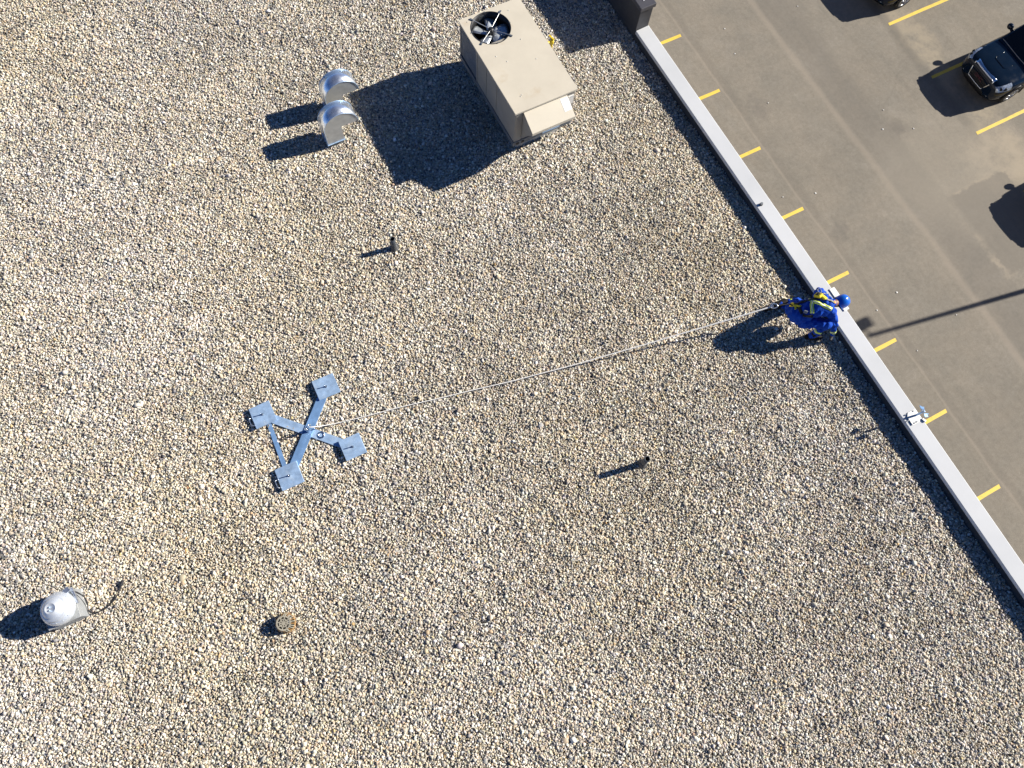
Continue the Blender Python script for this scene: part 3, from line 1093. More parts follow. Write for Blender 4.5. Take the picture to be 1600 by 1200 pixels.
def ring_sector(m_, r0, r1, a0, a1, n=6, z0=DT - 0.014, z1=DT):
    vs = []
    for i in range(n + 1):
        a = a0 + (a1 - a0) * i / n
        for r in (r0, r1):
            for z in (z0, z1):
                vs.append((DC.x + r * math.cos(a), DC.y + r * math.sin(a), z))
    fs = []
    for i in range(n):
        b, c = i * 4, (i + 1) * 4
        fs += [(b + 1, b + 3, c + 3, c + 1), (b, c, c + 2, b + 2), (b, b + 1, c + 1, c), (b + 2, c + 2, c + 3, b + 3)]
    fs += [(0, 2, 3, 1), (n * 4, n * 4 + 1, n * 4 + 3, n * 4 + 2)]
    m_.add(vs, fs)


full = 2 * math.pi
ring_sector(top, 0.104, 0.128, 0, full, 48)
ring_sector(top, 0.060, 0.074, 0, full, 40)
ring_sector(top, 0.0005, 0.034, 0, full, 32)
for k in range(8):
    a = full * k / 8 + 0.2
    ring_sector(top, 0.074, 0.104, a - 0.09, a + 0.09, 2)
    ring_sector(top, 0.034, 0.060, a - 0.22 + 0.2, a + 0.22 + 0.2, 2)
top.build('slotted_top', M['drain'], dr)
for k in range(26):
    a = full * k / 26
    q = MB()
    ca, sa = math.cos(a), math.sin(a)
    pr = [(0.126, DT - 0.001), (0.146, 0.135), (0.158, 0.10), (0.170, 0.012), (0.158, 0.012), (0.146, 0.095), (0.134, 0.125), (0.118, DT - 0.012)]
    t = 0.0055
    vs = [(DC.x + r * ca - s * sa * t, DC.y + r * sa + s * ca * t, z) for s in (-1, 1) for r, z in pr]
    n = len(pr)
    q.add(vs, [tuple(range(n)), tuple(reversed(range(n, 2 * n)))] + [(i, i + n, (i + 1) % n + n, (i + 1) % n) for i in range(n)])
    q.build('strainer_bar', M['drain'] if k % 3 else M['drain_rust'], dr)

for ch in dr.children:
    ch.data.transform(Matrix.Diagonal((0.86, 0.86, 0.95, 1)))

# ------------------------------------------------------------------ deadweight roof anchor
an = thing('roof_anchor', (-1.13, 3.87, 0.0), 'galvanised roof anchor of two crossed bars with four square plates', 'roof anchor')
PL = [(-0.565, 4.43, 0.375, 0.355), (-1.685, 4.455, 0.355, 0.375), (-0.590, 3.282, 0.355, 0.355), (-1.690, 3.308, 0.37, 0.375)]


def flat_bar(p, q, w, z0, z1, name, mat='galv_bar'):
    p, q = Vector(p), Vector(q)
    d = q - p
    c = (p + q) / 2
    m_ = MB()
    m_.obox((c.x, c.y, (z0 + z1) / 2), d.length, w, z1 - z0, math.atan2(d.y, d.x))
    return m_.build(name, M[mat], an, 0.003)


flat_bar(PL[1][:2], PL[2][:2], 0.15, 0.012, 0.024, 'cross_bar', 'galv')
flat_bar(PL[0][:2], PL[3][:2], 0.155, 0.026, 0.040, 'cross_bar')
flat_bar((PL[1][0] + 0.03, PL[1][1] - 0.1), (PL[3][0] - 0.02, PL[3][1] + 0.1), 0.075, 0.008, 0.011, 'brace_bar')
tilt = [R(1.2), R(-0.8), R(1.0), R(-1.3)]
for i, (x, y, sx, sy) in enumerate(PL):
    m_ = MB()
    z = 0.042
    for k in range(3):
        o = (random.uniform(-.004, .004), random.uniform(-.004, .004))
        m_.obox((x + o[0], y + o[1], z + 0.006 + k * 0.0105), sx, sy, 0.0095, R([-2, -1, -2, -2.5][i]) + random.uniform(-.01, .01),
                (Matrix.Rotation(tilt[i], 3, 'X') @ Matrix.Rotation(tilt[i] * .7, 3, 'Y') @ Matrix.Rotation(R([-2, -1, -2, -2.5][i]), 3, 'Z')))
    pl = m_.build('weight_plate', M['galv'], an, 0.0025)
    zt = z + 0.033
    q = MB()
    q.cyl((x, y, zt - 0.02), (x, y, zt + 0.085), 0.008, None, 8)
    q.lathe((x, y, zt), [(0.022, 0.0), (0.022, 0.004), (0.014, 0.005), (0.014, 0.022), (0.001, 0.023)], 6, False)
    q.build('bolt', M['steel'], pl)
for i in (1, 3):
    x, y, sx, sy = PL[i]
    xe = x - sx / 2
    yc = y - 0.05
    q = MB()
    q.tube(smooth_path([(xe + 0.01, yc + 0.07, 0.072), (xe - 0.025, yc + 0.068, 0.085), (xe - 0.045, yc + 0.05, 0.098), (xe - 0.045, yc - 0.05, 0.098), (xe - 0.025, yc - 0.068, 0.085), (xe + 0.01, yc - 0.07, 0.072)], 4), 0.0065, 8)
    q.build('carry_handle', M['steel'], an)
CX, CY = -1.128, 3.868
mb = MB()
mb.cyl((CX, CY, 0.04), (CX, CY, 0.10), 0.035, 0.03, 16)
mb.cyl((CX, CY, 0.10), (CX, CY, 0.20), 0.013, None, 12)
mb.lathe((CX, CY, 0.135), [(0.03, 0), (0.03, 0.02), (0.001, 0.021)], 6, False)
mb.build('swivel_post', M['steel'], an)
mb = MB()
ringp = [(CX + 0.055 * math.cos(t) + 0.03, CY + 0.02 * math.cos(t), 0.225 + 0.055 * math.sin(t)) for t in np.linspace(0, 2 * math.pi, 20, endpoint=False)]
mb.tube(ringp, 0.009, 8, True)
mb.build('swivel_ring', M['steel'], an)
mb = MB()
mb.lathe((CX + 0.155, CY - 0.155, 0.0), [(0.062, 0.025), (0.062, 0.031), (0.036, 0.033), (0.036, 0.025)], 24)
mb.build('washer', M['steel'], an)

# ------------------------------------------------------------------ things on the coping
pb = thing('parapet_bracket', (8.07, -0.60, 0.2), 'small galvanised bracket with raised arm bolted on the white coping', 'bracket')


def cz(x):
    return 0.195 + (x - 7.921) / 0.293 * 0.02


m_ = MB()
m_.prism([(7.99, -0.72), (8.20, -0.72), (8.20, -0.50), (8.05, -0.50), (7.99, -0.56)], 'z', 0.213, 0.218)
m_.build('base_plate', M['white_plate'], pb, 0.002)
for bx, by in ((8.02, -0.52), (8.09, -0.70), (8.04, -0.70), (8.15, -0.52)):
    MB().cyl((bx, by, 0.217), (bx, by, 0.229), 0.012, None, 6, False).build('bolt', M['rail'], pb)
m_ = MB()
m_.obox((8.14, -0.60, 0.35), 0.014, 0.035, 0.27, R(0))
m_.build('upright', M['galv'], pb, 0.004)
for s in (-1, 1):
    m_ = MB()
    m_.obox((8.13, -0.60 + s * 0.05, 0.49), 0.08, 0.010, 0.025, R(s * 28))
    m_.build('fork_arm', M['galv_bar'], pb, 0.002)
m_ = MB()
m_.obox((8.10, -0.53, 0.535), 0.10, 0.075, 0.008, 0, Matrix.Rotation(R(35), 3, 'Z') @ Matrix.Rotation(R(40), 3, 'Y'))
m_.obox((8.09, -0.665, 0.52), 0.10, 0.06, 0.008, 0, Matrix.Rotation(R(-15), 3, 'Z') @ Matrix.Rotation(R(30), 3, 'Y'))
m_.build('top_plate', M['galv_bar'], pb, 0.002)
m_ = MB()
m_.obox((8.212, -0.735, 0.225), 0.035, 0.07, 0.03, R(20))
m_.build('edge_hook', M['galv_dull'], pb, 0.004)
m_ = MB()
m_.box(7.93, 8.0, -0.625, -0.613, cz(7.93), 0.215)
m_.build('joint_cover', M['rail'], pb)

st = thing('coping_stub', (8.012, 4.03, 0.2), 'tiny dark stub standing alone on the white coping', 'stub')
MB().cyl((8.012, 4.03, 0.199), (8.012, 4.03, 0.235), 0.032, 0.028, 12).build('peg', M['boot_flash'], st)
m_ = MB()
m_.obox((8.012, 4.03, 0.237), 0.055, 0.03, 0.012, R(20))
m_.build('peg_head', M['rail'], st)

wp = MB()
wp.box(8.155, 8.265, 1.545, 2.02, 0.2155, 0.227)
wp.box(8.255, 8.265, 1.545, 2.02, 0.13, 0.2155)
tag(wp.build('edge_plate', M['white_plate'], None, 0.002, loc=(8.21, 1.78, 0.21)), 'white angled metal plate on the coping edge under the worker\'s head', 'metal plate')

# ------------------------------------------------------------------ cars
def car_section(x, hw, zb, zt, crown):
    """half profile, centre top to centre bottom"""
    h = zt - zb
    return [(0, zt), (hw * .45, zt - crown * .12), (hw * .76, zt - crown * .45), (hw * .92, zt - crown), (hw, zt - crown - h * .18),
            (hw * 1.0, zb + h * .42), (hw * .985, zb + h * .18), (hw * .93, zb), (hw * .5, zb - .01), (0, zb - .01)]


BODY = [(0.00, .62, .42, .80, .06), (0.03, .74, .33, .90, .07), (0.10, .86, .27, .97, .08), (0.25, .94, .24, 1.03, .09), (0.6, .985, .24, 1.08, .09),
        (1.0, .995, .24, 1.11, .09), (1.40, 1.0, .24, 1.14, .08), (1.8, 1.0, .24, 1.15, .07), (3.0, 1.0, .24, 1.16, .06), (4.2, 1.0, .24, 1.17, .06),
        (4.75, .98, .28, 1.16, .07), (5.0, .93, .33, 1.10, .10), (5.1, .84, .42, 1.0, .10)]
# cabin: x, half width at base, half width at top, base z, top z
CAB = [(1.22, .84, .80, 1.08, 1.135), (1.40, .88, .78, 1.08, 1.25), (1.75, .92, .77, 1.10, 1.47), (2.10, .93, .76, 1.10, 1.66), (2.45, .94, .755, 1.10, 1.745),
       (3.0, .94, .75, 1.10, 1.78), (3.8, .935, .74, 1.10, 1.77), (4.4, .92, .73, 1.10, 1.72), (4.75, .90, .74, 1.10, 1.56), (4.98, .86, .76, 1.06, 1.18)]


def lerp_rows(rows, x):
    for a, b in zip(rows[:-1], rows[1:]):
        if a[0] <= x <= b[0]:
            t = (x - a[0]) / (b[0] - a[0])
            return [p + (q - p) * t for p, q in zip(a, b)]
    return list(rows[0] if x < rows[0][0] else rows[-1])


def cab_point(x, u, off=0.0):
    """u 0 = roof centre, 0.55 = roof edge, 1 = base of side glass; negative = other side"""
    _, wb_, wt_, zb, zt = lerp_rows(CAB, x)
    s = -1 if u < 0 else 1
    u = abs(u)
    if u < 0.55:
        t = u / 0.55
        y = wt_ * t
        z = zt - 0.045 * t ** 3.0
    else:
        t = (u - 0.55) / 0.45
        y = wt_ + (wb_ - wt_) * t + 0.02 * math.sin(math.pi * t)
        z = (zt - 0.045) + (zb - zt + 0.045) * t
    return Vector((x, s * y, z))


def cab_off(x, u, d):
    e = 1e-3
    p = cab_point(x, u)
    dx = cab_point(x + e, u) - cab_point(x - e, u)
    du = cab_point(x, u + e) - cab_point(x, u - e)
    n = dx.cross(du)
    n.normalize()
    c = Vector((3.2, 0, 1.0))
    if n.dot(p - c) < 0:
        n = -n
    return p + n * d


def body_point(x, k):
    r = lerp_rows(BODY, x)
    sec = car_section(*r)
    i = min(int(abs(k)), 8)
    t = abs(k) - i
    y = sec[i][0] + (sec[i + 1][0] - sec[i][0]) * t
    z = sec[i][1] + (sec[i + 1][1] - sec[i][1]) * t
    return Vector((x, -y if k < 0 else y, z))


def body_off(x, k, d):
    p = body_point(x, k)
    e = 5e-3
    dx = body_point(x + e, k) - body_point(max(0, x - e), k)
    dk = body_point(x, k + e) - body_point(x, k - e)
    n = dx.cross(dk)
    if n.length < 1e-9:
        n = Vector((-1, 0, 0))
    n.normalize()
    if n.dot(p - Vector((max(x, 1.0), 0, 0.6))) < 0:
        n = -n
    return p + n * d


def make_car(label, group):
    car = thing('parked_car', (0, 0, 0), label, 'car', group)
    m_ = MB()
    rows = []
    for r in BODY:
        s = car_section(*r)
        full_ = [(y, z) for y, z in s] + [(-y, z) for y, z in reversed(s[1:-1])]
        rows.append([(r[0], y, z) for y, z in full_])
    n = len(rows[0])
    vs = [p for row in rows for p in row]
    fs = [(i * n + j, i * n + (j + 1) % n, (i + 1) * n + (j + 1) % n, (i + 1) * n + j) for i in range(len(rows) - 1) for j in range(n)]
    fs += [tuple(range(n)), tuple(reversed(range((len(rows) - 1) * n, len(rows) * n)))]
    m_.add(vs, fs, True)
    body = m_.build('body', M['carblack'], car)
    ss = body.modifiers.new('smooth', 'SUBSURF')
    ss.levels = ss.render_levels = 1
    # cabin
    us = [-1, -.85, -.7, -.55, -.42, -.2, 0, .2, .42, .55, .7, .85, 1]
    xs = [1.22, 1.4, 1.6, 1.75, 1.95, 2.1, 2.3, 2.45, 2.7, 3.0, 3.4, 3.8, 4.1, 4.4, 4.6, 4.75, 4.98]
    MB().grid(lambda x, u: cab_point(x, u), xs, us).build('cabin', M['carblack'], car)
    MB().grid(lambda x, u: cab_off(x, u, .006), [1.30, 1.45, 1.6, 1.75, 1.9, 2.05, 2.17], [-.53, -.4, -.2, 0, .2, .4, .53]).build('windshield', M['carglass'], car)
    MB().grid(lambda x, u: cab_off(x, u, .006), [4.52, 4.6, 4.75, 4.9], [-.5, -.3, 0, .3, .5]).build('rear_window', M['carglass'], car)
    for s in (-1, 1):
        for xa, xb in ((1.95, 2.85), (2.93, 3.72), (3.80, 4.45)):
            MB().grid(lambda x, u: cab_off(x, u, .006), list(np.linspace(xa, xb, 4)), [s * .62, s * .75, s * .9]).build('side_window', M['carglass'], car)
        m_ = MB()
        m_.lathe((0, 0, 0), [(.001, -.10), (.07, -.09), (.10, -.03), (.10, .03), (.07, .05), (.001, .055)], 12)
        m_.v = [(1.86 + v[2] * .9, s * (1.065 + v[0] * 1.2), 1.20 + v[1] * 1.0) for v in m_.v]
        mi = m_.build('wing_mirror', M['carblack'], car)
        MB().tube([(1.86, s * .90, 1.12), (1.86, s * 1.03, 1.18)], .05, 8).build('mirror_arm', M['carblack'], mi)
        # headlight: lens wrapped over the corner
        hl = MB().grid(lambda x, k: body_off(x, s * k, .008), [.06, .12, .20, .30, .42, .55], [2.45, 2.8, 3.2, 3.6, 3.95]).build('headlight', M['lampglass'], car)
        for lx, lk in ((.16, 3.2), (.30, 3.4)):
            c = body_off(lx, s * lk, .012)
            m_ = MB()
            m_.lathe(c, [(.001, .012), (.045, .010), (.055, .0), (.055, -.02)], 14, True, Vector((-.75, s * .35, .55)).to_track_quat('Z', 'Y').to_matrix())
            m_.build('lamp_bowl', M['grille'], hl)
        # fog lamp
        c = Vector((.045, s * .66, .44))
        m_ = MB()
        m_.lathe(c, [(.001, .02), (.045, .018), (.06, 0), (.06, -.05)], 14, True, Vector((-1, s * .25, .1)).to_track_quat('Z', 'Y').to_matrix())
        m_.build('fog_light', M['lampglass'], car)
        for wx in (0.98, 3.98):
            m_ = MB()
            qy = Matrix.Rotation(R(90), 3, 'X')
            m_.lathe((wx, s * .885, .37), [(.22, -.11), (.34, -.115), (.372, -.08), (.372, .08), (.34, .115), (.235, .12), (.225, .09)], 40, True, qy)
            wh = m_.build('wheel', M['tyre'], car)
            m_ = MB()
            yo = s * (.885 + .118)
            m_.lathe((wx, s * .885, .37), [(.236, s * -.118 if False else -.12), (.236, .12), (.215, .122), (.205, .10), (.20, -.12)], 40, True, qy)
            for k in range(6):
                a = full * k / 6
                for da in (-.09, .09):
                    p0 = (wx + .04 * math.cos(a), yo - s * .015, .37 + .04 * math.sin(a))
                    p1 = (wx + .22 * math.cos(a + da), yo - s * .02, .37 + .22 * math.sin(a + da))
                    m_.tube([p0, p1], .018, 6)
            m_.cyl((wx, yo - s * .05, .37), (wx, yo - s * .003, .37), .055, .05, 16)
            m_.build('rim', M['rim'], wh)
            m_ = MB()
            m_.tube([(wx + .42 * math.cos(t), s * .985, .37 + .42 * math.sin(t)) for t in np.linspace(R(-12), R(192), 24)], .032, 8)
            m_.build('wheel_arch', M['grille'], car)
    # grille with chrome surround

    def gpt(y, z):
        zz = (z - .46) / .48
        return Vector((-.035 + .10 * zz ** 2 + .10 * y * y, y, z))
    tw, bw = .50, .36
    poly = [(-tw, .93), (tw, .93), (tw - .02, .84), (bw, .48), (-bw, .48), (-tw + .02, .84)]
    m_ = MB()
    zs_ = np.linspace(.48, .93, 8)

    def gw(z):
        return bw + (tw - bw) * min(1, (z - .48) / .36)
    vs = [gpt(u * gw(z), z) for z in zs_ for u in np.linspace(-1, 1, 9)]
    m_.add(vs, [(i * 9 + j, i * 9 + j + 1, (i + 1) * 9 + j + 1, (i + 1) * 9 + j) for i in range(7) for j in range(8)], True)
    gr = m_.build('grille', M['grille'], car)
    loop = []
    for (ya, za), (yb, zb) in zip(poly, poly[1:] + poly[:1]):
        for t in np.linspace(0, 1, 6, endpoint=False):
            loop.append(gpt(ya + (yb - ya) * t, za + (zb - za) * t) + Vector((-.006, 0, 0)))
    MB().tube(loop, .016, 8, True).build('chrome_surround', M['chrome'], gr)
    m_ = MB()
    for z in (.56, .64, .72, .80):
        m_.tube([gpt(u * gw(z) * .97, z) + Vector((-.004, 0, 0)) for u in np.linspace(-1, 1, 9)], .012, 6)
    m_.build('grille_bars', M['black'], gr)
    # broad bright bar over the grille
    m_ = MB()
    m_.grid(lambda y, t: gpt(y, .93) + Vector((t * .12 - .01, 0, .012 + .055 * t - .01 * t * t)), list(np.linspace(-.50, .50, 11)), [0, .35, .7, 1])
    bar = m_.build('hood_bar', M['chrome'], gr)
    sd = bar.modifiers.new('thick', 'SOLIDIFY')
    sd.thickness = .02
    # three red letters
    cu = bpy.data.curves.new('badge', 'FONT')
    cu.body = 'GMC'
    cu.size = .17
    cu.align_x = 'CENTER'
    cu.align_y = 'CENTER'
    cu.extrude = .006
    cu.offset = .004
    to = bpy.data.objects.new('badge_source', cu)
    COL.objects.link(to)
    bpy.context.view_layer.update()
    me = bpy.data.meshes.new_from_object(to.evaluated_get(bpy.context.evaluated_depsgraph_get()))
    bpy.data.objects.remove(to)
    # text x -> -y (car front seen from ahead), text y -> z, normal -> -x
    me.transform(Matrix(((0, 0, -1, -.045), (-1, 0, 0, 0), (0, 1, 0, .71), (0, 0, 0, 1))))
    me.materials.clear()
    me.materials.append(M['badge'])
    bo = bpy.data.objects.new('badge', me)
    COL.objects.link(bo)
    bo.parent = gr
    # bumper lower lip, hood scoop lines
    m_ = MB()
    m_.grid(lambda y, z: Vector((-.02 + .22 * abs(y / .85) ** 3, y, z)), list(np.linspace(-.82, .82, 15)), [.27, .32, .38, .43])
    lp = m_.build('bumper_lip', M['grille'], car)
    sd = lp.modifiers.new('thick', 'SOLIDIFY')
    sd.thickness = .03
    m_ = MB()
    crease = [(1.02, .30), (.66, .26), (.62, .23), (.62, -.23), (.66, -.26), (1.02, -.30)]
    pts = []
    for (xa, ya), (xb, yb) in zip(crease[:-1], crease[1:]):
        for t in np.linspace(0, 1, 6, endpoint=False):
            x, y = xa + (xb - xa) * t, ya + (yb - ya) * t
            r = lerp_rows(BODY, x)
            k = abs(y) / (r[1] * .45)
            pts.append(body_off(x, max(k, 1e-3) * (1 if y > 0 else -1), .0))
    m_.tube(pts, .011, 6)
    m_.build('hood_crease', M['carblack'], car)
    MB().tube([(1.30, -.6, 1.165), (1.34, 0, 1.185)], .010, 6).build('wiper', M['grille'], car)
    MB().tube([cab_off(1.275 + .03 * abs(u / .5) ** 2, u, .012) for u in np.linspace(-.53, .53, 13)], .012, 6).build('cowl_strip', M['pole'], car)
    return car


carA = make_car('black parked car whose grille, hood and headlights face the building at right', 'dark cars parked in the far stalls')
carA.location = (24.02, 7.93, LOT)
carA.rotation_euler = (0, 0, R(-0.6))
carB = copy_tree(carA)
carB.location = (23.05, 13.02, LOT)
carB.rotation_euler = (0, 0, R(0.5))
carB['label'] = 'black parked car cut off by the top edge with one front wheel showing'
carC = copy_tree(carA)
carC.location = (23.1, 2.55, LOT)
carC.rotation_euler = (0, 0, R(1))
carC['label'] = 'dark parked car just beyond the right edge, its shadow reaching into view'

# ------------------------------------------------------------------ street lamp whose shadow crosses the lot
HP = 7.5
tip = Vector((15.02, 1.74, LOT))
k = HP / SUN_TO.z
base = tip + Vector((SUN_TO.x, SUN_TO.y, 0)) * k
lamp = thing('street_lamp', (base.x, base.y, LOT), 'tall parking lot lamp post beyond the right edge casting a long shadow', 'street lamp')
MB().cyl((base.x, base.y, LOT), (base.x, base.y, LOT + HP), .105, .07, 16).build('pole', M['pole'], lamp)
MB().lathe((base.x, base.y, LOT), [(.28, 0), (.28, .7), (.001, .7)], 24, False).build('pole_base', M['facade'], lamp)
MB().tube([(base.x, base.y, LOT + HP - .1), (base.x, base.y + .15, LOT + HP - .02), (base.x, base.y + .3, LOT + HP)], .025, 8).build('arm', M['pole'], lamp)
MB().obox((base.x + .05, base.y + .42, LOT + HP), .52, .36, .14).build('lamp_head', M['pole'], lamp, .02)

# ------------------------------------------------------------------ safety rope
PA = Vector((CX + 0.05, CY - 0.01, 0.20))
PBk = Vector((6.80, 2.138, 0.60))
rp = []
for i in range(121):
    t = i / 120
    p = PA.lerp(PBk, t)
    z = 0.20 * max(0, 1 - t / 0.06) ** 2 + 0.027 + 0.573 * max(0, (t - 0.42) / 0.58) ** 1.7
    wob = 0.03 * math.sin(t * 9) * (1 - t) + 0.008 * math.sin(t * 41) * (1 - t)
    rp.append((p.x, p.y + wob * 0.6 * (1 if t > .02 else 0), z))
tag(MB().tube(rp, [0.0074 + 0.0064 * (i / 120) ** 2 for i in range(121)], 8).build('safety_rope', M['rope'], loc=(2.8, 3.0, 0.0)), 'thin white rope running from the metal anchor to the kneeling worker', 'rope')

# ------------------------------------------------------------------ the worker
wk = thing('person', (7.35, 1.78, 0.0), 'worker in blue coveralls, blue hard hat and harness kneeling at the white coping', 'person')
wk_loc = Vector(wk.location)

J = dict(pel=(7.17, 1.83, .53), sp1=(7.29, 1.80, .65), sp2=(7.42, 1.765, .725), chest=(7.55, 1.73, .755), neck=(7.70, 1.69, .74), head=(7.875, 1.66, .665),
         shR=(7.60, 1.545, .70), elR=(7.69, 1.40, .46), wrR=(7.70, 1.285, .23),
         shL=(7.57, 1.92, .72), elL=(7.78, 2.02, .50), wrL=(7.99, 1.95, .285),
         hpR=(7.21, 1.69, .48), knR=(7.52, 1.445, .52), anR=(7.42, 1.44, .10),
         hpL=(7.17, 1.97, .46), knL=(7.58, 2.11, .075), anL=(7.20, 2.22, .075))
J = {k_: Vector(v) for k_, v in J.items()}
parts = []   # (a, b, ra, rb, material index)
parts += [('pel', 'sp1', .155, .150, 0), ('sp1', 'sp2', .150, .160, 0), ('sp2', 'chest', .160, .155, 0), ('chest', 'neck', .115, .065, 0)]
parts += [('shR', 'elR', .078, .060, 0), ('elR', 'wrR', .060, .043, 0), ('shL', 'elL', .078, .060, 0), ('elL', 'wrL', .060, .043, 0)]
parts += [('hpR', 'knR', .112, .090, 0), ('knR', 'anR', .076, .058, 0), ('hpL', 'knL', .108, .078, 0), ('knL', 'anL', .072, .058, 0)]
parts += [('chest', 'shR', .12, .085, 0), ('chest', 'shL', .12, .085, 0), ('pel', 'hpR', .135, .105, 0), ('pel', 'hpL', .135, .105, 0)]
caps = [(J[a_], J[b_], ra, rb, mi) for a_, b_, ra, rb, mi in parts]
# widen the trunk sideways
side = Vector((0.2, 0.98, 0)).normalized()
for a_, b_, ra, rb in (('pel', 'sp1', .125, .12), ('sp1', 'sp2', .12, .13), ('sp2', 'chest', .13, .13)):
    for s in (-1, 1):
        caps.append((J[a_] + side * s * .065, J[b_] + side * s * (.05 if b_ == 'sp2' else .07), ra - .01, rb - .01, 0))
# neck, head and face: looking down over the edge
hd = (J['head'] - J['neck']).normalized()
fdir = (Vector((0.55, -0.12, -0.83))).normalized()
fdir = (fdir - hd * fdir.dot(hd)).normalized()
caps.append((J['neck'], J['neck'] + hd * .10, .062, .060, 1))
caps.append((J['head'] - fdir * .015, J['head'] + hd * .03 - fdir * .012, .092, .096, 1))
caps.append((J['head'] + fdir * .045 - hd * .055, J['head'] + fdir * .03 + hd * .02, .058, .070, 1))
caps.append((J['head'] + fdir * .095 - hd * .02, J['head'] + fdir * .115 - hd * .035, .013, .016, 1))
fs_ = hd.cross(fdir).normalized()
for s in (-1, 1):
    caps.append((J['head'] + fs_ * s * .088 - hd * .03, J['head'] + fs_ * s * .095 + hd * .01, .014, .018, 1))


# hands: palm and five separate fingers
def hand(wrist, elbow, down, spread):
    d = (wrist - elbow).normalized()
    d = (d * .55 + down * .45).normalized()
    u = (spread - d * spread.dot(d)).normalized()
    nrm = d.cross(u).normalized()
    pc = wrist + d * .055
    for q in (-.026, 0, .026):
        caps.append((wrist + u * q * .7 + d * .01, pc + u * q + d * .03, .021, .020, 2))
    for q, L in ((-.034, .060), (-.012, .074), (.012, .080), (.034, .070)):
        b0_ = pc + u * q + d * .035
        m1 = b0_ + d * L * .5 + nrm * .006
        m2 = m1 + (d * .75 + nrm * .65).normalized() * L * .5
        caps.append((b0_, m1, .0125, .0115, 2))
        caps.append((m1, m2, .0115, .0095, 2))
    tb = wrist + u * .04 + d * .025
    tm = tb + (u * .8 + d * .6 + nrm * .2).normalized() * .045
    caps.append((tb, tm, .0145, .0125, 2))
    caps.append((tm, tm + (u * .25 + d * .9 + nrm * .3).normalized() * .035, .0125, .0105, 2))


hand(J['wrR'], J['elR'], Vector((.1, -.05, -1)), Vector((.9, .4, 0)))
hand(J['wrL'], J['elL'], Vector((.85, -.3, -.4)), Vector((-.3, -.95, 0)))


def capsule_mesh(a_, b_, ra, rb, seg=18, rings=6):
    d = b_ - a_
    L = d.length
    q = d.to_track_quat('Z', 'Y').to_matrix() if L > 1e-6 else Matrix.Identity(3)
    prof = [(max(ra * math.cos(t), 1e-5), ra * math.sin(t)) for t in np.linspace(-math.pi / 2, 0, rings)]
    prof += [(max(rb * math.cos(t), 1e-5), L + rb * math.sin(t)) for t in np.linspace(0, math.pi / 2, rings)]
    m_ = MB()
    m_.lathe(a_, prof, seg, True, q)
    return m_


allm = MB()
for a_, b_, ra, rb, mi in caps:
    c_ = capsule_mesh(a_ - wk_loc, b_ - wk_loc, ra, rb)
    allm.add(c_.v, c_.f, True)
me = allm.mesh('body_source')
tmp = bpy.data.objects.new('body_source', me)
COL.objects.link(tmp)
rm = tmp.modifiers.new('remesh', 'REMESH')
rm.mode = 'VOXEL'
rm.voxel_size = 0.0072
rm.use_smooth_shade = True
smd = tmp.modifiers.new('smooth', 'SMOOTH')
smd.factor = 0.5
smd.iterations = 5
bpy.context.view_layer.update()
bme = bpy.data.meshes.new_from_object(tmp.evaluated_get(bpy.context.evaluated_depsgraph_get()))
bpy.data.objects.remove(tmp)
bme.name = 'body'
# cloth folds + material regions
nv = len(bme.vertices)
co = np.empty(nv * 3, np.float32)
bme.vertices.foreach_get('co', co)
co = co.reshape(-1, 3)
best = np.full(nv, 1e9)
mid_ = np.zeros(nv, int)
for a_, b_, ra, rb, mi in caps:
    A_, B_ = np.array(a_ - wk_loc), np.array(b_ - wk_loc)
    ab = B_ - A_
    t = ((co - A_) @ ab / max(ab @ ab, 1e-9)).clip(0, 1)
    dist = np.linalg.norm(co - (A_ + t[:, None] * ab), axis=1) - (ra + (rb - ra) * t)
    w_ = dist < best
    best[w_] = dist[w_]
    mid_[w_] = mi
nor = np.empty(nv * 3, np.float32)
bme.vertices.foreach_get('normal', nor)
nor = nor.reshape(-1, 3)
fold = np.zeros(nv)
for fx, fy, fz, ph in ((38, 11, 9, 0), (-20, 31, 17, 1.3), (14, -26, 35, 2.2), (52, 30, -22, .4), (-33, 60, 12, 3.0)):
    fold += np.sin(co[:, 0] * fx + co[:, 1] * fy + co[:, 2] * fz + ph + 1.5 * np.sin(co[:, 0] * 17 + co[:, 2] * 13))
fold = np.where(mid_ == 0, fold * 0.0050 + 0.004, 0)
co = co + nor * fold[:, None]
bme.vertices.foreach_set('co', co.astype(np.float32).ravel())
bme.materials.clear()
for k_ in ('coverall', 'skin', 'glove'):
    bme.materials.append(M[k_])
npoly = len(bme.polygons)
ls = np.empty(npoly, np.int32)
bme.polygons.foreach_get('loop_start', ls)
lv = np.empty(len(bme.loops), np.int32)
bme.loops.foreach_get('vertex_index', lv)
bme.polygons.foreach_set('material_index', mid_[lv[ls]].astype(np.int32))
bme.polygons.foreach_set('use_smooth', np.ones(npoly, bool))
bme.update()
body = bpy.data.objects.new('body', bme)
COL.objects.link(body)
body.parent = wk
bvh = BVHTree.FromPolygons([Vector(c) for c in co.tolist()], [tuple(p.vertices) for p in bme.polygons])

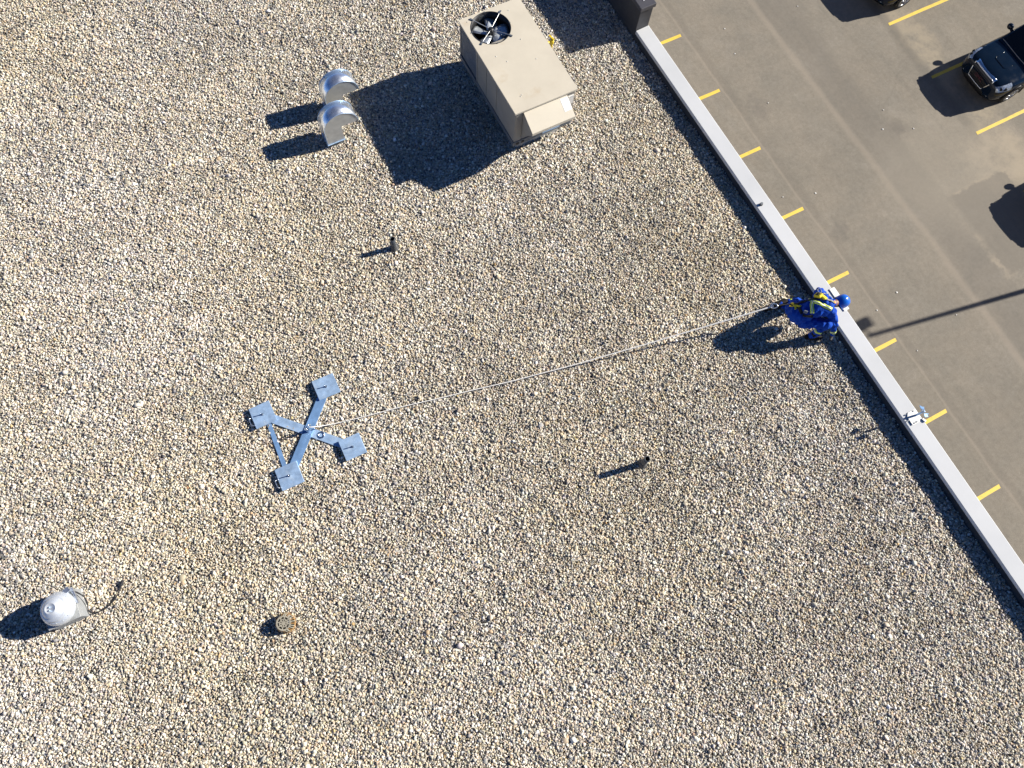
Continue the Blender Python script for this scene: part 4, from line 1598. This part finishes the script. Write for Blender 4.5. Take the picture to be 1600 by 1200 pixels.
# boots
for ank, toe_dir, nm in (('anR', Vector((.85, -.5, 0)), 'boot'), ('anL', Vector((-.80, .12, 0)), 'boot')):
    a_ = J[ank]
    td = toe_dir.normalized()
    m_ = MB()
    if ank == 'anR':
        heel = Vector((a_.x, a_.y, .055)) - td * .05
        toe = Vector((a_.x, a_.y, .045)) + td * .17
        c1 = capsule_mesh(heel, toe, .052, .046, 16, 6)
        c2 = capsule_mesh(Vector((a_.x, a_.y, .07)), a_ + Vector((.02, 0, .10)), .055, .060, 16, 6)
    else:
        heel = a_ + td * .02 + Vector((0, 0, .0))
        toe = a_ + td * .21 + Vector((0, 0, -.035))
        c1 = capsule_mesh(heel, toe, .056, .044, 16, 6)
        c2 = capsule_mesh(a_ - td * .16, a_ + td * .02, .078, .064, 16, 6)
    m_.add(c1.v, c1.f, True)
    m_.add(c2.v, c2.f, True)
    bo = m_.build('boot', M['bootm'], wk)
    s_ = MB()
    off = Vector((0, 0, -.012)) if ank == 'anR' else Vector((-.012, 0.012, -.004))
    c3 = capsule_mesh(heel + off, toe + off, .050, .045, 16, 5)
    s_.add(c3.v, c3.f, True)
    s_.build('boot_sole', M['sole'], bo)


def ribbon(pts, width, mat, name, off=.006, steps=14, parent=wk, cast=Vector((-.18, -.24, .95)), lift=0.0):
    """webbing laid on the body: sampled along the line of cast, offset from the cloth"""
    P = [Vector(p) - wk_loc for p in pts]
    path = []
    for a_, b_ in zip(P[:-1], P[1:]):
        n_ = max(2, int((b_ - a_).length / .02))
        for i in range(n_):
            path.append(a_.lerp(b_, i / n_))
    path.append(P[-1])
    cs, ns = [], []
    for p in path:
        hit = bvh.ray_cast(p + cast * 1.0, -cast, 2.0)
        if hit[0] is None:
            continue
        cs.append(hit[0])
        ns.append(hit[1])
    if len(cs) < 2:
        return None
    vs, fs = [], []
    for i, c in enumerate(cs):
        t = (cs[min(i + 1, len(cs) - 1)] - cs[max(i - 1, 0)]).normalized()
        n_ = ns[i]
        sd_ = t.cross(n_).normalized()
        for u in (-1, -.33, .33, 1):
            q = c + sd_ * u * width / 2 + n_ * .03
            hit = bvh.ray_cast(q, -n_, .08)
            q = (hit[0] if hit[0] is not None else c + sd_ * u * width / 2) + n_ * (off + lift)
            vs.append(q + wk_loc)
    n_ = len(cs)
    fs = [(i * 4 + j, i * 4 + j + 1, (i + 1) * 4 + j + 1, (i + 1) * 4 + j) for i in range(n_ - 1) for j in range(3)]
    m_ = MB()
    m_.add(vs, fs, True)
    o = m_.build(name, mat, parent)
    s_ = o.modifiers.new('thick', 'SOLIDIFY')
    s_.thickness = .003
    s_.offset = 1
    return o


def limb_band(a_, b_, t, r, width, mat, name='reflective_band'):
    c = a_.lerp(b_, t)
    d = (b_ - a_).normalized()
    q = d.to_track_quat('Z', 'Y').to_matrix()
    u0, w0 = q @ Vector((1, 0, 0)), q @ Vector((0, 1, 0))
    vs = []
    n_ = 28
    for k_ in range(n_):
        a = full * k_ / n_
        dr_ = u0 * math.cos(a) + w0 * math.sin(a)
        for e in (-1, 0, 1):
            o_ = c + d * e * width / 2
            hit = bvh.ray_cast(o_ + dr_ * .2 - wk_loc, -dr_, .2)
            p = (hit[0] + wk_loc) if hit[0] is not None and (hit[0] + wk_loc - o_).length < r * 1.6 else o_ + dr_ * r
            vs.append(p + dr_ * .006)
    fs = [(k_ * 3 + j, ((k_ + 1) % n_) * 3 + j, ((k_ + 1) % n_) * 3 + j + 1, k_ * 3 + j + 1) for k_ in range(n_) for j in range(2)]
    m_ = MB()
    m_.add(vs, fs, True)
    o = m_.build(name, mat, wk)
    s_ = o.modifiers.new('thick', 'SOLIDIFY')
    s_.thickness = .003
    return o


for a_, b_, t, r in (('knR', 'anR', .50, .068), ('elR', 'wrR', .72, .052), ('knL', 'anL', .30, .07), ('elL', 'wrL', .7, .052)):
    limb_band(J[a_], J[b_], t, r, .055, M['lime'])
    limb_band(J[a_], J[b_], t, r + .003, .020, M['silver'], 'silver_stripe')

# reflective tapes across the back
for pts in ([(7.335, 1.845, .9), (7.46, 1.67, .9), (7.53, 1.575, .9)], [(7.335, 1.845, .9), (7.265, 1.75, .9), (7.225, 1.66, .9)], [(7.335, 1.845, .9), (7.325, 1.90, .9)]):
    rb_ = ribbon(pts, .064, M['lime'], 'reflective_tape', .006)
    ribbon(pts, .016, M['silver'], 'silver_stripe', .0095)

# harness
hz_ = MB()
har = ribbon([(7.09, 1.72, .9), (7.11, 1.84, .9), (7.11, 1.95, .9)], .05, M['strap_black'], 'harness', .012)
ribbon([(7.11, 1.91, .9), (7.2, 1.90, .9), (7.36, 1.87, .9), (7.45, 1.84, .9)], .045, M['strap_black'], 'back_strap', .012, parent=har)
ribbon([(7.45, 1.82, .9), (7.55, 1.75, .9), (7.63, 1.66, .9)], .040, M['strap_grey'], 'shoulder_strap', .012, parent=har)
ribbon([(7.45, 1.86, .9), (7.53, 1.88, .9), (7.60, 1.86, .9)], .040, M['strap_grey'], 'shoulder_strap', .012, parent=har)
ribbon([(7.09, 1.70, .9), (7.15, 1.65, .9), (7.22, 1.60, .9)], .05, M['strap_black'], 'leg_strap', .012, parent=har)
ribbon([(7.06, 1.83, .9), (7.09, 1.88, .9), (7.11, 1.95, .9)], .034, M['strap_yellow'], 'waist_strap', .018, parent=har)
ribbon([(7.15, 1.84, .9), (7.09, 1.885, .9), (7.05, 1.92, .9)], .034, M['strap_yellow'], 'waist_strap', .023, parent=har)


def on_back(x, y):
    cst = Vector((-.18, -.24, .95))
    h = bvh.ray_cast(Vector((x, y, .9)) - wk_loc + cst, -cst, 2.5)
    return (h[0] + wk_loc, h[1]) if h[0] is not None else (Vector((x, y, .85)), Vector((0, 0, 1)))


# yellow shock pack between the shoulder blades
p, nrm = on_back(7.47, 1.86)
q = nrm.to_track_quat('Z', 'Y').to_matrix()
m_ = MB()
m_.obox(p + nrm * .035, .10, .14, .055, 0, q)
yb_ = m_.build('shock_pack', M['strap_yellow'], har, .02)
m_ = MB()
m_.obox(p + nrm * .068, .05, .05, .01, 0, q)
m_.build('pack_label', M['strap_black'], yb_)
p2, n2 = on_back(7.50, 1.80)
m_ = MB()
m_.obox(p2 + n2 * .03, .08, .10, .045, R(30), n2.to_track_quat('Z', 'Y').to_matrix() @ Matrix.Rotation(R(35), 3, 'Z'))
m_.build('shock_pack', M['strap_yellow'], har, .018)
p3, n3 = on_back(7.63, 1.665)
m_ = MB()
m_.obox(p3 + n3 * .02, .05, .045, .016, 0, n3.to_track_quat('Z', 'Y').to_matrix())
m_.build('strap_buckle', M['orange'], har, .005)
p4, n4 = on_back(7.56, 1.93)
m_ = MB()
m_.tube([p4 + n4 * .03 + Vector((.03 * math.cos(t), .04 * math.sin(t), 0)) for t in np.linspace(0, full, 16, endpoint=False)], .006, 6, True)
m_.build('d_ring', M['rail'], har)
# buckle at the hip and pouch
p5, n5 = on_back(7.15, 1.74)
m_ = MB()
m_.obox(p5 + n5 * .02, .06, .05, .025, 0, n5.to_track_quat('Z', 'Y').to_matrix())
m_.build('hip_buckle', M['rail'], har, .006)
# strap from the waist to the carabiner
pw, nw = on_back(7.08, 1.90)
link = Vector((6.865, 2.12, .595))
MB().tube(smooth_path([pw + nw * .01, pw + Vector((-.06, .07, .0)), link], 5), .011, 8).build('lanyard_strap', M['strap_black'], har)

# hard hat
HH = J['head'] + hd * .035 - fdir * .01
hq = Matrix((fs_, fdir, fs_.cross(fdir))).transposed()
axis = (hd * .62 - fdir * .60 + Vector((0, 0, .35))).normalized()
uy = (fdir - axis * fdir.dot(axis)).normalized()
ux = uy.cross(axis)
hm = Matrix((ux, uy, axis)).transposed()
m_ = MB()
vs, fs = [], []
nr, ns_ = 12, 40
prof = [(1.0, -.035), (1.0, .0), (.985, .03), (.93, .062), (.83, .09), (.68, .112), (.48, .128), (.26, .136), (.0, .139)]
for r, z in prof:
    for k_ in range(ns_):
        a = full * k_ / ns_
        ridge = 1 + .035 * math.exp(-(math.cos(a) / .25) ** 2) * (1 if r < .97 else 0)
        vs.append(HH + hm @ Vector((.118 * r * math.cos(a), .145 * r * math.sin(a), z * ridge)))
for i in range(len(prof) - 1):
    for k_ in range(ns_):
        fs.append((i * ns_ + k_, i * ns_ + (k_ + 1) % ns_, (i + 1) * ns_ + (k_ + 1) % ns_, (i + 1) * ns_ + k_))
m_.add(vs, fs, True)
hat = m_.build('hard_hat', M['helmet'], wk)
m_ = MB()
m_.grid(lambda a, e: HH + hm @ Vector(((.116 + e * .009) * math.cos(a), (.143 + e * (.009 + .035 * max(0, math.sin(a)) ** 3)) * math.sin(a), -.033 - e * .010)), list(np.linspace(0, full, 41)), [0, .5, 1])
br = m_.build('hat_brim', M['helmet'], hat)
s_ = br.modifiers.new('thick', 'SOLIDIFY')
s_.thickness = .004
m_ = MB()
m_.obox(HH + hm @ Vector((.098, -.03, .055)), .03, .035, .012, 0, hm @ Matrix.Rotation(R(60), 3, 'Y'))
m_.obox(HH + hm @ Vector((-.098, -.03, .055)), .03, .035, .012, 0, hm @ Matrix.Rotation(R(-60), 3, 'Y'))
m_.build('hat_vent', M['helmet'], hat, .004)
m_ = MB()
m_.tube([HH + hm @ Vector((.10 * math.cos(a), .10 * math.sin(a) - .01, -.055)) for a in np.linspace(0, full, 24, endpoint=False)], .016, 8, True)
m_.build('hat_suspension', M['strap_black'], hat)

# carabiner joining rope and harness
cb = MB()
d_ = Vector((.93, -.36, 0)).normalized()
n_ = Vector((.36, .93, 0)).normalized()
cc = (PBk + link) / 2 + Vector((0, 0, .012))
ov = [cc + d_ * .066 * math.cos(t) * (1 if abs(math.cos(t)) > .2 else 1) + (n_ * .038 + Vector((0, 0, .006))) * math.sin(t) for t in np.linspace(0, full, 28, endpoint=False)]
cb.tube(ov, .0105, 8, True)
cb.obox(PBk + Vector((0, 0, .012)), .05, .028, .026, math.atan2(d_.y, d_.x))
tag(cb.build('carabiner', M['steel'], loc=tuple(cc)), 'silver oval carabiner behind the kneeling worker at the rope end', 'carabiner')
